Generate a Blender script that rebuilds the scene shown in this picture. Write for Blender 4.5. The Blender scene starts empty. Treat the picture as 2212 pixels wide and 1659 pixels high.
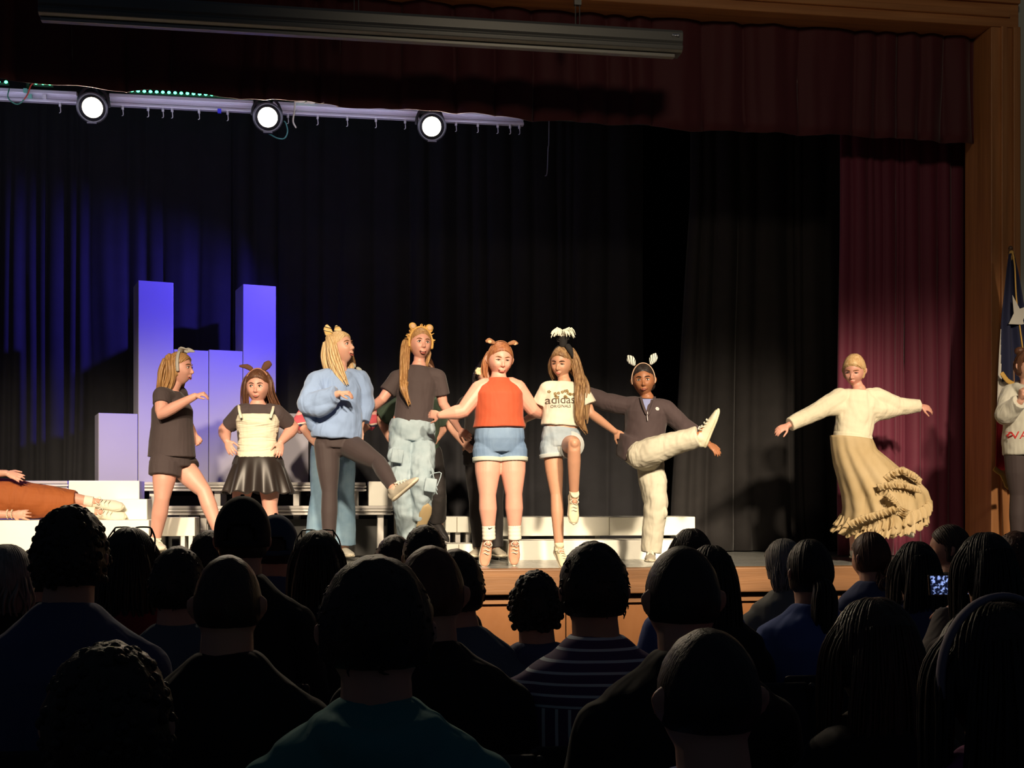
import bpy, bmesh, math, random
from mathutils import Vector, Matrix, noise
from mathutils.bvhtree import BVHTree
SC = bpy.context.scene
COL = SC.collection
# ------------------------------------------------------------------ camera
FPX = 2600.0; TH = math.radians(8.8); ZC = 1.42; CX = 1106.0; HY = 1080.0
SN, CS = math.sin(TH), math.cos(TH)
cam_data = bpy.data.cameras.new('camera'); cam = bpy.data.objects.new('camera', cam_data); COL.objects.link(cam)
cam.location = (0, 0, ZC); cam.rotation_euler = (math.pi/2, 0, -TH)
cam_data.sensor_width = 36; cam_data.lens = FPX/2212*36
cam_data.shift_y = (HY-829.5)/2212
cam_data.clip_start = 0.05
SC.camera = cam
# ------------------------------------------------------------------ world, exposure
world = bpy.data.worlds.new('world'); SC.world = world; world.use_nodes = True
world.node_tree.nodes['Background'].inputs[0].default_value = (0.55, 0.7, 1.0, 1)
world.node_tree.nodes['Background'].inputs[1].default_value = 0.015
SC.view_settings.view_transform = 'Standard'; SC.view_settings.look = 'None'
SC.view_settings.gamma = 1; SC.view_settings.use_curve_mapping = False
SC.view_settings.exposure = 0.0
# ------------------------------------------------------------------ large lights
def spot(name, loc, tgt, watt, col, deg, blend=0.3, size=0.08, parent=None):
    l = bpy.data.lights.new(name, 'SPOT'); l.energy = watt; l.color = col
    l.spot_size = math.radians(deg); l.spot_blend = blend; l.shadow_soft_size = size
    o = bpy.data.objects.new(name, l); COL.objects.link(o)
    o.location = loc
    o.rotation_euler = (Vector(tgt)-Vector(loc)).to_track_quat('-Z', 'Y').to_euler()
    return o
WARM = (1.0, 0.80, 0.57)
# front-of-house spotlights hung in the hall, shuttered on to the performers
for lx, tx, wt in ((-3.4, -2.5, 2700), (-1.8, -1.1, 3900), (.2, .4, 4500), (2.2, 1.9, 4500), (3.6, 3.5, 3700), (4.6, 4.9, 1900)):
    spot('front_spotlight', (lx, -.5, 5.6), (tx, 8.9, 1.40), wt*1.12, WARM, 21, .75, .22)
# blue wash hung just behind the valance, thrown left on the boxes and the backdrop
spot('blue_wash', (1.3, 9.45, 4.18), (-3.6, 11.05, 2.0), 1250, (0.10, 0.07, 1.0), 54, .9, .05)
# added fill light behind the valance, no real fixture, brightens the lighting bar
wl = bpy.data.lights.new('bar_fill_light', 'AREA'); wl.shape = 'RECTANGLE'; wl.size = 6.0; wl.size_y = .08; wl.energy = 9; wl.color = (.72, .70, 1.0)
wlo = bpy.data.objects.new('bar_fill_light', wl); COL.objects.link(wlo); wlo.location = (-1.6, 9.46, 4.36); wlo.rotation_euler = (math.radians(113), 0, 0)
# unseen fill spot added to lift the proscenium frame
spot('frame_fill_light', (1.5, 1.5, 6.0), (4.2, 8.9, 4.4), 210, (1.0, .80, .58), 80, 1.0, .4)

# ------------------------------------------------------------------ pixel -> world point
def W(px, py, Y):
    u = (px-CX)/FPX; v = (HY-py)/FPX; d = Y/(CS-u*SN)
    return Vector((d*(SN+u*CS), Y, ZC+v*d))
def WD(px, py, d):
    u = (px-CX)/FPX; v = (HY-py)/FPX
    return Vector((d*(SN+u*CS), d*(CS-u*SN), ZC+v*d))
def YD(px, d): return d*(CS-(px-CX)/FPX*SN)
# ------------------------------------------------------------------ materials
def _nt(name):
    m = bpy.data.materials.new(name); m.use_nodes = True
    return m, m.node_tree, m.node_tree.nodes['Principled BSDF']
def mat(name, col, rough=0.7, var=0.0, vscale=8.0, bump=0.0, bscale=60.0, metal=0.0, stretch=(1,1,1), emit=0.0, spec=0.5, sheen=0.0, sss=0.0, col2=None, fold=0.0, fscale=7.0, fstretch=(1,1,0.35)):
    m, nt, b = _nt(name)
    N, L = nt.nodes, nt.links
    b.inputs['Base Color'].default_value = (*col, 1); b.inputs['Roughness'].default_value = rough
    b.inputs['Metallic'].default_value = metal; b.inputs['Specular IOR Level'].default_value = spec
    if sheen: b.inputs['Sheen Weight'].default_value = sheen; b.inputs['Sheen Roughness'].default_value = 0.4
    if sss: b.inputs['Subsurface Weight'].default_value = sss; b.inputs['Subsurface Radius'].default_value = (.012,.005,.003); b.inputs['Subsurface Scale'].default_value = 1.0
    if emit: b.inputs['Emission Color'].default_value = (*col, 1); b.inputs['Emission Strength'].default_value = emit
    tc = N.new('ShaderNodeTexCoord')
    mp = N.new('ShaderNodeMapping'); mp.inputs['Scale'].default_value = stretch
    L.new(tc.outputs['Object'], mp.inputs[0])
    if var or col2:
        n = N.new('ShaderNodeTexNoise'); n.inputs['Scale'].default_value = vscale; n.inputs['Detail'].default_value = 5
        L.new(mp.outputs[0], n.inputs[0])
        r = N.new('ShaderNodeValToRGB')
        r.color_ramp.elements[0].position = 0.32; r.color_ramp.elements[1].position = 0.68
        a = [max(0, c*(1-var)) for c in col]; bb = [min(1, c*(1+var)) for c in col] if not col2 else list(col2)
        r.color_ramp.elements[0].color = (*a, 1); r.color_ramp.elements[1].color = (*bb, 1)
        L.new(n.outputs[0], r.inputs[0]); L.new(r.outputs[0], b.inputs['Base Color'])
    last = None
    if fold:
        mf = N.new('ShaderNodeMapping'); mf.inputs['Scale'].default_value = fstretch; mf.inputs['Rotation'].default_value = (0.2,0.35,0.5)
        L.new(tc.outputs['Object'], mf.inputs[0])
        n3 = N.new('ShaderNodeTexNoise'); n3.inputs['Scale'].default_value = fscale; n3.inputs['Detail'].default_value = 2; n3.inputs['Distortion'].default_value = 1.2
        L.new(mf.outputs[0], n3.inputs[0])
        bf = N.new('ShaderNodeBump'); bf.inputs['Strength'].default_value = fold; bf.inputs['Distance'].default_value = 0.05
        L.new(n3.outputs[0], bf.inputs['Height']); last = bf
    if bump:
        n2 = N.new('ShaderNodeTexNoise'); n2.inputs['Scale'].default_value = bscale; n2.inputs['Detail'].default_value = 4
        L.new(mp.outputs[0], n2.inputs[0])
        bp = N.new('ShaderNodeBump'); bp.inputs['Strength'].default_value = bump; bp.inputs['Distance'].default_value = 0.01
        L.new(n2.outputs[0], bp.inputs['Height'])
        if last: L.new(last.outputs[0], bp.inputs['Normal'])
        last = bp
    if last: L.new(last.outputs[0], b.inputs['Normal'])
    return m
def stripe_mat(name, stops, scale, axis='Z', rough=0.8, dist=0.0, coord='Object'):
    """repeating bands along an axis; stops = [(pos, colour), ...]"""
    m, nt, b = _nt(name); N, L = nt.nodes, nt.links
    tc = N.new('ShaderNodeTexCoord'); sep = N.new('ShaderNodeSeparateXYZ')
    src = tc.outputs[coord]
    if dist:
        nz = N.new('ShaderNodeTexNoise'); nz.inputs['Scale'].default_value = 6
        L.new(src, nz.inputs[0])
        mx = N.new('ShaderNodeMix'); mx.data_type = 'VECTOR'; mx.inputs[0].default_value = dist
        L.new(src, mx.inputs[4]); L.new(nz.outputs['Color'], mx.inputs[5]); src = mx.outputs[1]
    L.new(src, sep.inputs[0])
    mu = N.new('ShaderNodeMath'); mu.operation = 'MULTIPLY'; mu.inputs[1].default_value = scale
    L.new(sep.outputs[axis], mu.inputs[0])
    fr = N.new('ShaderNodeMath'); fr.operation = 'FRACT'; L.new(mu.outputs[0], fr.inputs[0])
    r = N.new('ShaderNodeValToRGB'); r.color_ramp.interpolation = 'CONSTANT'
    while len(r.color_ramp.elements) < len(stops): r.color_ramp.elements.new(0.5)
    for e, (p, c) in zip(r.color_ramp.elements, stops): e.position = p; e.color = (*c, 1)
    L.new(fr.outputs[0], r.inputs[0]); L.new(r.outputs[0], b.inputs['Base Color'])
    b.inputs['Roughness'].default_value = rough
    return m
def hair_mat(name, c1, c2, rough=0.42):
    return mat(name, c1, rough, vscale=14, col2=c2, stretch=(6,6,0.6), bump=0.35, bscale=30, spec=0.4)
MT = {}
def M(name, *a, **k):
    if name not in MT: MT[name] = mat(name, *a, **k)
    return MT[name]
# ------------------------------------------------------------------ geometry container
class Geo:
    def __init__(s): s.v = []; s.f = []; s.m = []
    def add(s, vs, fs, mi=0):
        n = len(s.v); s.v.extend([tuple(v) for v in vs]); s.f.extend([tuple(i+n for i in f) for f in fs]); s.m.extend([mi]*len(fs))
    def box(s, c, size, rot=None, mi=0):
        c = Vector(c); x, y, z = [q/2 for q in size]
        vs = [Vector((i*x, j*y, k*z)) for i in (-1,1) for j in (-1,1) for k in (-1,1)]
        if rot is not None: vs = [rot @ v for v in vs]
        s.add([c+v for v in vs], [(0,1,3,2),(4,6,7,5),(0,4,5,1),(2,3,7,6),(0,2,6,4),(1,5,7,3)], mi)
    def ell(s, c, r, rot=None, nu=16, nv=10, mi=0):
        c = Vector(c); vs = []; fs = []
        for j in range(nv+1):
            th = math.pi*j/nv
            for i in range(nu):
                ph = 2*math.pi*i/nu
                p = Vector((r[0]*math.sin(th)*math.cos(ph), r[1]*math.sin(th)*math.sin(ph), r[2]*math.cos(th)))
                if rot is not None: p = rot @ p
                vs.append(c+p)
        for j in range(nv):
            for i in range(nu):
                k = (i+1) % nu
                fs.append((j*nu+i, (j+1)*nu+i, (j+1)*nu+k, j*nu+k))
        s.add(vs, fs, mi)
    def sweep(s, P, R, side=None, cap='round', n=14, sub=3, mi=0, power=None, smooth=True):
        P = [Vector(p) for p in P]; R = [(r, r) if not isinstance(r, (tuple, list)) else tuple(r) for r in R]
        if side is None: S = None
        elif isinstance(side, (list, tuple)) and not isinstance(side[0], (int, float)): S = [Vector(q) for q in side]
        else: S = [Vector(side)]*len(P)
        k = len(P); pts = []; rad = []; sd = []
        for i in range(k-1):
            p0 = P[max(0,i-1)]; p1 = P[i]; p2 = P[i+1]; p3 = P[min(k-1,i+2)]
            for j in range(sub):
                t = j/sub
                if smooth and k > 2:
                    q = 0.5*((2*p1)+(p2-p0)*t+(2*p0-5*p1+4*p2-p3)*t*t+(3*p1-p0-3*p2+p3)*t**3)
                else: q = p1.lerp(p2, t)
                pts.append(q); rad.append((R[i][0]*(1-t)+R[i+1][0]*t, R[i][1]*(1-t)+R[i+1][1]*t))
                if S: sd.append(S[i].lerp(S[i+1], t))
        pts.append(P[-1]); rad.append(R[-1])
        if S: sd.append(S[-1])
        m = len(pts); T = []
        for i in range(m):
            t = pts[min(m-1,i+1)]-pts[max(0,i-1)]
            T.append(t.normalized() if t.length > 1e-9 else Vector((0,0,1)))
        rings = []
        prev = None
        for i in range(m):
            t = T[i]
            if S: a = sd[i]-t*sd[i].dot(t)
            else:
                if prev is None:
                    a = Vector((1,0,0))-t*t.x
                    if a.length < 0.2: a = Vector((0,1,0))-t*t.y
                else: a = prev-t*prev.dot(t)
            if a.length < 1e-6: a = t.orthogonal()
            a.normalize(); prev = a; b = t.cross(a)
            rings.append((pts[i], rad[i][0], rad[i][1], a, b))
        if cap == 'round':
            def ends(rg, t, sg):
                c, ra, rb, a, b = rg; rr = min(ra, rb); out = []
                for ang in (75, 50, 25):
                    g = math.radians(ang)
                    out.append((c+t*sg*rr*math.sin(g), ra*math.cos(g), rb*math.cos(g), a, b))
                return out
            st = ends(rings[0], T[0], -1); en = ends(rings[-1], T[-1], 1)[::-1]
            rings = st+rings+en
        vs = []; fs = []
        for c, ra, rb, a, b in rings:
            for i in range(n):
                ph = 2*math.pi*i/n; cx, sy = math.cos(ph), math.sin(ph)
                if power:
                    cx = math.copysign(abs(cx)**power, cx); sy = math.copysign(abs(sy)**power, sy)
                vs.append(c+a*(ra*cx)+b*(rb*sy))
        L = len(rings)
        for j in range(L-1):
            for i in range(n):
                q = (i+1) % n; fs.append((j*n+i, j*n+q, (j+1)*n+q, (j+1)*n+i))
        vs.append(rings[0][0]); vs.append(rings[-1][0]); c0 = L*n; c1 = L*n+1
        for i in range(n):
            q = (i+1) % n
            fs.append((c0, q, i)); fs.append((c1, (L-1)*n+i, (L-1)*n+q))
        s.add(vs, fs, mi)
    def mesh(s, name, recalc=True, smooth=True):
        me = bpy.data.meshes.new(name); me.from_pydata(s.v, [], s.f); me.update()
        if recalc:
            bm = bmesh.new(); bm.from_mesh(me); bmesh.ops.recalc_face_normals(bm, faces=bm.faces); bm.to_mesh(me); bm.free()
        if any(s.m): me.polygons.foreach_set('material_index', s.m)
        if smooth: me.polygons.foreach_set('use_smooth', [True]*len(me.polygons))
        return me
def put(name, me, mats, parent=None, bevel=0):
    o = bpy.data.objects.new(name, me); COL.objects.link(o)
    for m in (mats if isinstance(mats, (list, tuple)) else [mats]): me.materials.append(m)
    if parent is not None:
        o.parent = parent
        top = parent
        off = Vector()
        while top is not None: off += Vector(top.location); top = top.parent
        me.transform(Matrix.Translation(-off))
    if bevel:
        b = o.modifiers.new('bevel', 'BEVEL'); b.width = bevel; b.segments = 2; b.limit_method = 'ANGLE'
    return o
def build(name, geo, mats, parent=None, smooth=True, bevel=0):
    return put(name, geo.mesh(name, smooth=smooth), mats, parent, bevel)
def fused(name, geo, mats, parent=None, voxel=0.006, it=3, disp=0.0, dscale=0.12):
    """union of the overlapping pieces as one continuous surface"""
    me = geo.mesh('tmp'); o = bpy.data.objects.new('tmp', me); COL.objects.link(o)
    r = o.modifiers.new('r', 'REMESH'); r.mode = 'VOXEL'; r.voxel_size = voxel; r.adaptivity = 0
    if it:
        sm = o.modifiers.new('s', 'SMOOTH'); sm.factor = 0.5; sm.iterations = it
    if disp:
        tx = bpy.data.textures.new('folds', 'CLOUDS'); tx.noise_scale = dscale; tx.noise_depth = 1
        d = o.modifiers.new('d', 'DISPLACE'); d.texture = tx; d.strength = disp; d.mid_level = 0.5; d.texture_coords = 'LOCAL'
    dg = bpy.context.evaluated_depsgraph_get()
    out = bpy.data.meshes.new_from_object(o.evaluated_get(dg)); out.name = name
    bpy.data.objects.remove(o); bpy.data.meshes.remove(me)
    out.polygons.foreach_set('use_smooth', [True]*len(out.polygons)); out.materials.clear()
    return put(name, out, mats, parent)
def tag(o, label, cat, group=None):
    o['label'] = label; o['category'] = cat
    if group: o['group'] = group
    return o
def empty(name, loc, label=None, cat=None, group=None):
    o = bpy.data.objects.new(name, None); COL.objects.link(o); o.location = loc; o.empty_display_size = 0.1
    if label: tag(o, label, cat, group)
    return o
def struct(name, geo, mats, smooth=False, bevel=0):
    o = build(name, geo, mats, None, smooth, bevel); o['kind'] = 'structure'; return o
def decal(name, txt, origin, xdir, zdir, size, m, parent, target, lift=0.004, fontmesh=None):
    """lettering laid on a surface: every vertex is dropped on the target along the facing direction"""
    cu = bpy.data.curves.new('t', 'FONT'); cu.body = txt; cu.size = size; cu.align_x = 'CENTER'; cu.resolution_u = 3
    t = bpy.data.objects.new('t', cu); COL.objects.link(t)
    dg = bpy.context.evaluated_depsgraph_get()
    me = bpy.data.meshes.new_from_object(t.evaluated_get(dg)); bpy.data.objects.remove(t)
    bm = bmesh.new(); bm.from_mesh(me)
    bmesh.ops.subdivide_edges(bm, edges=[e for e in bm.edges if e.calc_length() > size*0.25], cuts=2, use_grid_fill=False)
    bmesh.ops.triangulate(bm, faces=bm.faces)
    bm.to_mesh(me); bm.free()
    drop(me, origin, xdir, zdir, target, lift)
    me.materials.clear()
    return put(name, me, m, parent)
def drop(me, origin, xdir, zdir, target, lift):
    xd = Vector(xdir).normalized(); zd = Vector(zdir).normalized(); n = xd.cross(zd).normalized()   # out of the surface
    off = Vector(); top = target
    while top is not None: off += Vector(top.location); top = top.parent
    tm = target.data; bv = BVHTree.FromPolygons([v.co+off for v in tm.vertices], [p.vertices[:] for p in tm.polygons])
    last = None
    for v in me.vertices:
        p = Vector(origin)+xd*v.co.x+zd*v.co.y
        h = bv.ray_cast(p+n*0.25, -n)
        if h[0] is not None: q = h[0]+n*lift; last = q
        else: q = p if last is None else p+n*((last-p).dot(n))
        v.co = q
# ================================================================== the hall and the stage
SZ = 0.95                       # stage floor height
def wood(name, c1, c2, stretch, rough=0.45):
    return mat(name, c1, rough, vscale=3.5, col2=c2, stretch=stretch, bump=0.12, bscale=18)
wood_h = wood('oak_trim_along', (.42,.17,.055), (.60,.27,.095), (.35,6,6))
wood_v = wood('oak_trim_upright', (.40,.165,.055), (.56,.25,.09), (6,6,.35))
panel_m = wood('stained_panel', (.27,.105,.030), (.32,.13,.04), (2,2,.8))
wall_m = mat('painted_wall', (.50,.52,.46), .85, bump=.08, bscale=90)
hall_floor = mat('hall_floor', (.05,.05,.055), .45, var=.2, vscale=4)
stage_m = mat('worn_stage_floor', (.20,.205,.20), .22, vscale=2.2, col2=(.34,.35,.33), stretch=(1,5,1), bump=.06, bscale=30)
g = Geo(); g.box((0, 7.0, -.05), (20, 22, .1)); struct('floor', g, hall_floor)
# stage deck (apron + stage)
g = Geo(); g.box((0.3, 11.55, SZ-.075), (13.0, 6.8, .15)); struct('stage_floor', g, stage_m)
# stage face: nosing, shade-coloured gap strip, strip, panels
g = Geo(); g.box((0.3, 8.10, .865), (13.0, .14, .172)); lip_m = wood('dimmed_oak_nosing', (.20,.095,.038), (.32,.155,.065), (.35,6,6)); struct('trim_1', g, lip_m, bevel=.008)  # same oak as the frame, darkened to stand for weaker light here
g = Geo(); g.box((0.3, 8.15, .765), (13.0, .03, .05)); struct('trim_2', g, mat('gap_shade_colour', (.05,.025,.015), .8))  # dark colour stands in for the shade under the nosing
g = Geo(); g.box((0.3, 8.135, .73), (13.0, .05, .04)); struct('trim_3', g, lip_m, bevel=.003)
xs = [-6.2, -5.0, -3.8, -2.6, -1.4, -.2, W(1222,1300,8.15).x, 2.9, 4.1, 5.3, 6.8]
for i in range(len(xs)-1):
    g = Geo(); g.box(((xs[i]+xs[i+1])/2, 8.16, .355), (xs[i+1]-xs[i]-.008, .03, .70)); struct('wall_stage_front_panel', g, panel_m)
g = Geo(); g.box((0.3, 8.20, .40), (13.0, .04, .80)); struct('wall_stage_front', g, mat('stage_backing', (.02,.015,.01), .9))
# proscenium: right jamb, head, wall
PY = 8.9; XR = 5.21; ZT = 5.17
XL = -5.0
for nm, x0, x1 in (('trim_jamb_right', XR, XR+.235), ('trim_jamb_left', XL-.235, XL)):
    g = Geo(); g.box(((x0+x1)/2, PY+.14, (ZT+.95)/2), (x1-x0, .40, ZT-.95)); 
    xi = x0 if nm.endswith('right') else x1-.05
    g.box((x0+.10 if nm.endswith('right') else x1-.10, PY-.07, (ZT+.95)/2), (.05, .03, ZT-.95))
    g.box((x1-.03 if nm.endswith('right') else x0+.03, PY-.07, (ZT+.95)/2), (.06, .04, ZT-.95))
    struct(nm, g, wood_v, bevel=.006)
g = Geo(); g.box(((XL+XR)/2, PY+.14, ZT+.12), (XR-XL+.47, .40, .235))
g.box(((XL+XR)/2, PY-.07, ZT+.10), (XR-XL+.3, .03, .05)); g.box(((XL+XR)/2, PY-.07, ZT+.21), (XR-XL+.47, .04, .05))
struct('trim_head', g, wood_h, bevel=.006)
g = Geo(); g.box((XR+.235+1.5, PY+.2, 3.2), (3.0, .3, 6.4)); struct('wall_right', g, wall_m)
g = Geo(); g.box((XL-.235-1.5, PY+.2, 3.2), (3.0, .3, 6.4)); struct('wall_left', g, wall_m)
g = Geo(); g.box(((XL+XR)/2, PY+.2, ZT+.235+.55), (XR-XL+.47, .3, 1.1)); struct('wall_above', g, wall_m)
g = Geo(); g.box((.3, 14.9, 3.2), (13, .15, 6.4)); struct('wall_back', g, mat('stage_wall', (.03,.03,.035), .9))
for x, nm in ((-6.3,'wall_stage_left'), (6.9,'wall_stage_right')):
    g = Geo(); g.box((x, 12.0, 3.2), (.12, 5.9, 6.4)); struct(nm, g, mat('stage_side', (.03,.03,.035), .9))
g = Geo(); g.box((.3, 12.0, 6.45), (13.3, 6.3, .1)); struct('ceiling', g, mat('stage_ceiling', (.03,.03,.03), .9))

# ------------------------------------------------------------------ curtains
def curtain(name, x0, x1, Y, z0, z1, pleat, amp, m, label, seed, flare=0.0, hem=0.0, thick=.006, nz=26, pull=None, ragged=.0, cat='curtain', dx=.018, rise=0.0):
    rnd = random.Random(seed)
    nx = int((x1-x0)/dx)+1
    bounds = [x0]; 
    while bounds[-1] < x1: bounds.append(bounds[-1]+pleat*rnd.uniform(.62,1.45))
    amps = [amp*rnd.uniform(.55,1.25) for _ in bounds]; deep = [rnd.random() for _ in bounds]
    vs = []; fs = []
    for i in range(nx+1):
        x = x0+(x1-x0)*i/nx
        k = 0
        while k < len(bounds)-2 and bounds[k+1] < x: k += 1
        t = (x-bounds[k])/(bounds[k+1]-bounds[k])
        f = (math.sin(math.pi*t)**.55)*amps[k]
        if deep[k] > .7: f -= .6*amp*math.exp(-((t-.5)/.13)**2)
        for j in range(nz+1):
            s = j/nz; z = z1+(z0-z1)*s
            w = .55+.45*s+ .12*math.sin(3*s+k)
            sway = .018*s*math.sin(2.1*s+deep[k]*9)+.012*noise.noise(Vector((x*3, s*3, seed)))
            y = Y-f*w+flare*max(0, s-.8)**2*25*(-.3)-.02*noise.noise(Vector((x*9, s*2.0, seed+3)))
            xx = x+sway*1.5
            if pull: xx += pull(x, s)
            zz = z+rise*max(0, min(1, (2.2-x)/5.0))*s
            if j == nz: zz += ragged*noise.noise(Vector((x*2.3, seed, 1)))-hem*f/amp
            vs.append((xx, y, zz))
    for i in range(nx):
        for j in range(nz):
            a = i*(nz+1)+j; fs.append((a, a+1, a+nz+2, a+nz+1))
    gg = Geo(); gg.add(vs, fs)
    me = gg.mesh(name, recalc=False)
    o = put(name, me, m)
    sol = o.modifiers.new('solid', 'SOLIDIFY'); sol.thickness = thick; sol.offset = 1
    tag(o, label, cat); return o
black_cl = mat('black_curtain_cloth', (.011,.011,.014), .85, sheen=.08, bump=.15, bscale=120, var=.15)
leg_cl = mat('black_leg_cloth', (.015,.013,.013), .85, sheen=.08, bump=.15, bscale=120, var=.15)
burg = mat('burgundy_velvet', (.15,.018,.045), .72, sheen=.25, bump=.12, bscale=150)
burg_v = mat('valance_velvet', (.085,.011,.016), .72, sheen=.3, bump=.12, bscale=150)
curtain('backdrop_curtain', -5.4, 3.0, 11.25, SZ+.01, 5.9, .24, .08, black_cl, 'long black pleated curtain behind the risers and boxes, lit blue at its left end', 4)
XLEG = W(1490, 800, 10.6).x
def leg_pull(x, s):
    t = max(0, 1-(x-XLEG)/.9); return -.25*t*t*max(0, s-.35)*1.4
curtain('black_side_curtain', XLEG, 5.6, 10.6, SZ+.01, 5.9, .23, .10, leg_cl, 'black side curtain with deep regular folds, hanging left of the burgundy drape', 9, flare=.25, pull=leg_pull)
XB = W(1815, 700, 9.45).x
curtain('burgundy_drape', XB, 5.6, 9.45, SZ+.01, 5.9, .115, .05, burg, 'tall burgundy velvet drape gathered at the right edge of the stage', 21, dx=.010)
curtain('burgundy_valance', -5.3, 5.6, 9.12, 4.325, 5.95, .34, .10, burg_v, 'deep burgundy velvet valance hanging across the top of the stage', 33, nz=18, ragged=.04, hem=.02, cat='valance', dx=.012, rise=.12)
# ------------------------------------------------------------------ projection screen case
SY = 8.3
sx0, sx1 = W(88, 0, SY).x, W(1468, 100, SY).x
metal_g = mat('dark_grey_metal', (.20,.205,.19), .38, metal=.35, bump=.05, bscale=200)
root = empty('projection_screen', ((sx0+sx1)/2, SY, 4.57), 'long grey rolled-up projection screen case hung in front of the valance', 'projector screen')
L = sx1-sx0; cxm = (sx0+sx1)/2
g = Geo()
prof = [(-.075,4.74),(.075,4.74),(.085,4.70),(.085,4.60),(.05,4.585),(-.06,4.585),(-.085,4.60),(-.09,4.625),(-.078,4.64),(-.09,4.66),(-.09,4.72)]
vs = [(x, SY+a, z) for x in (sx0, sx1) for a, z in prof]; n = len(prof)
fs = [(i, (i+1) % n, n+(i+1) % n, n+i) for i in range(n)]+[tuple(range(n-1,-1,-1)), tuple(range(n,2*n))]
g.add(vs, fs); build('screen_case', g, metal_g, root, smooth=False, bevel=.004)
g = Geo(); g.box((cxm-.02, SY-.03, 4.568), (L-.06, .05, .024)); build('bottom_bar', g, mat('bar_metal', (.42,.42,.38), .4, metal=.3), root, smooth=False, bevel=.004)
g = Geo(); g.box((sx1-.055, SY-.092, 4.695), (.05, .008, .022)); g.ell((sx1-.075, SY-.097, 4.695), (.01,.006,.012)); g.ell((sx1-.038, SY-.097, 4.695), (.01,.006,.012))
o = build('latch', g, mat('bright_chrome', (.9,.9,.88), .15, metal=.9), root); o['label'] = 'small shiny chrome latch'
for px in (765, 1243):
    xb = W(px, 40, SY).x
    g = Geo(); g.sweep([(xb, SY, 4.73), (xb, SY, 5.55)], [.004,.004], n=8); g.sweep([(xb+.03, SY, 4.73), (xb+.03, SY, 5.55)], [.004,.004], n=8)
    g.box((xb+.015, SY, 4.97), (.05, .03, .14)); g.box((xb+.015, SY, 4.74), (.09, .08, .02)); g.box((xb+.015, SY+.28, 5.52), (.06, .6, .04))
    build('hanging_bracket', g, metal_g, root, smooth=False)
# ------------------------------------------------------------------ lighting bar
BY = 9.9
pa = W(-40, 190, BY); pb = W(1130, 250, BY); zb = 4.575
alu = mat('aluminium_track', (.80,.78,.84), .35, metal=.3)
root = empty('lighting_bar', ((pa.x+pb.x)/2, BY, zb), 'pale metal lighting bar hung just below the valance, with small hooks under it', 'lighting bar')
segs = [(-40,168),(238,548),(590,905),(948,1130)]
for a, b in segs:
    xa, xb_ = W(a,200,BY).x, W(b,240,BY).x
    g = Geo()
    g.box(((xa+xb_)/2, BY-.02, zb+.035), (xb_-xa, .05, .03)); g.box(((xa+xb_)/2, BY+.0, zb), (xb_-xa, .04, .045)); g.box(((xa+xb_)/2, BY-.02, zb-.032), (xb_-xa, .05, .022))
    build('track', g, alu, root, smooth=False, bevel=.003)
g = Geo(); g.sweep([(-5.3, BY+.06, zb+.06), (5.0, BY+.06, zb+.06)], [.024,.024], n=12); build('pipe', g, mat('black_pipe', (.03,.03,.03), .5), root)
hook_px = [130,265,320,352,372,430,492,622,686,750,812,875,985,1032,1075,1102,1122]
for px in hook_px:
    c = W(px, 230, BY-.03); g = Geo()
    g.box((c.x, BY-.03, zb-.055), (.018,.02,.03)); g.sweep([(c.x, BY-.03, zb-.06), (c.x+.004, BY-.03, zb-.11), (c.x-.006, BY-.03, zb-.12)], [.004,.004,.003], n=6)
    build('hook', g, mat('pale_hook', (.6,.6,.6), .5), root)
for px, py, col in ((55,196,(.2,.6,.45)), (65,208,(.2,.6,.45)), (96,209,(.7,.7,.7)), (474,240,(.06,.06,.9))):
    c = W(px, py, BY-.06); g = Geo(); g.box(c, (.028,.02,.032)); build('label_tag', g, mat('tag_col', col, .5), root, smooth=False)
# supports up to the ceiling
for px in (60, 620, 1000):
    c = W(px, 200, BY+.06); g = Geo(); g.sweep([(c.x, BY+.06, zb+.05), (c.x, BY+.06, 6.4)], [.012,.012], n=8); build('hanger_rod', g, MT.get('x') or mat('black_rod', (.03,.03,.03), .5), root)
lampblack = mat('lamp_housing', (.02,.02,.022), .45)
glow = mat('lit_lens', (1.0,.90,.62), .3, emit=9.0)
def par(px, py, lab, tgt, dl=BY-.27, watt=130, on=True):
    c = W(px, py, dl); root = empty('stage_lamp', c, lab, 'stage light', 'black can lamps on the lighting bar')
    d = (Vector(tgt)-c).normalized(); up = Vector((0,0,1)); s = d.cross(up).normalized()
    g = Geo(); g.sweep([c-d*.20, c-d*.16, c-d*.08, c-d*.01, c+d*.012], [.035,.07,.088,.098,.104], cap='flat', n=24)
    build('housing', g, lampblack, root)
    g = Geo(); g.sweep([c+d*.008, c+d*.02, c+d*.035], [.078,.074,.045], n=24, cap='flat'); build('lens', g, glow, root)
    g = Geo(); pts = []
    for a in range(0, 181, 20):
        r = math.radians(a); pts.append(c-d*.06+s*.115*math.cos(r)+Vector((0,0,1))*.16*math.sin(r))
    g.sweep(pts, [(.012,.004)]*len(pts), n=8, sub=1); g.sweep([c-d*.06+Vector((0,0,.15)), Vector((c.x, BY+.04, zb+.05))], [.012,.012], n=8)
    build('yoke', g, lampblack, root)
    g = Geo()
    g.sweep([c+d*.026+(s*math.cos(q*math.pi/12)+s.cross(d)*math.sin(q*math.pi/12))*.108 for q in range(25)], [(.006,.010)]*25, n=6, sub=1, side=d)
    g.box(c+d*.03-Vector((0,0,.118)), (.07,.03,.012)); build('colour_frame', g, lampblack, root, smooth=False)
    sp = spot('lamp_bulb', c+d*.05, tgt, watt, WARM, 100, .5, .06); sp.parent = root; sp.location = d*.05
    return root
par(200, 232, 'leftmost lit can lamp on the lighting bar, above the left side of the boxes', (-1.4, 2.2, 1.0))
par(578, 253, 'lit can lamp on the bar above the right tall box, second of three', (.6, 1.8, 1.0))
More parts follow.
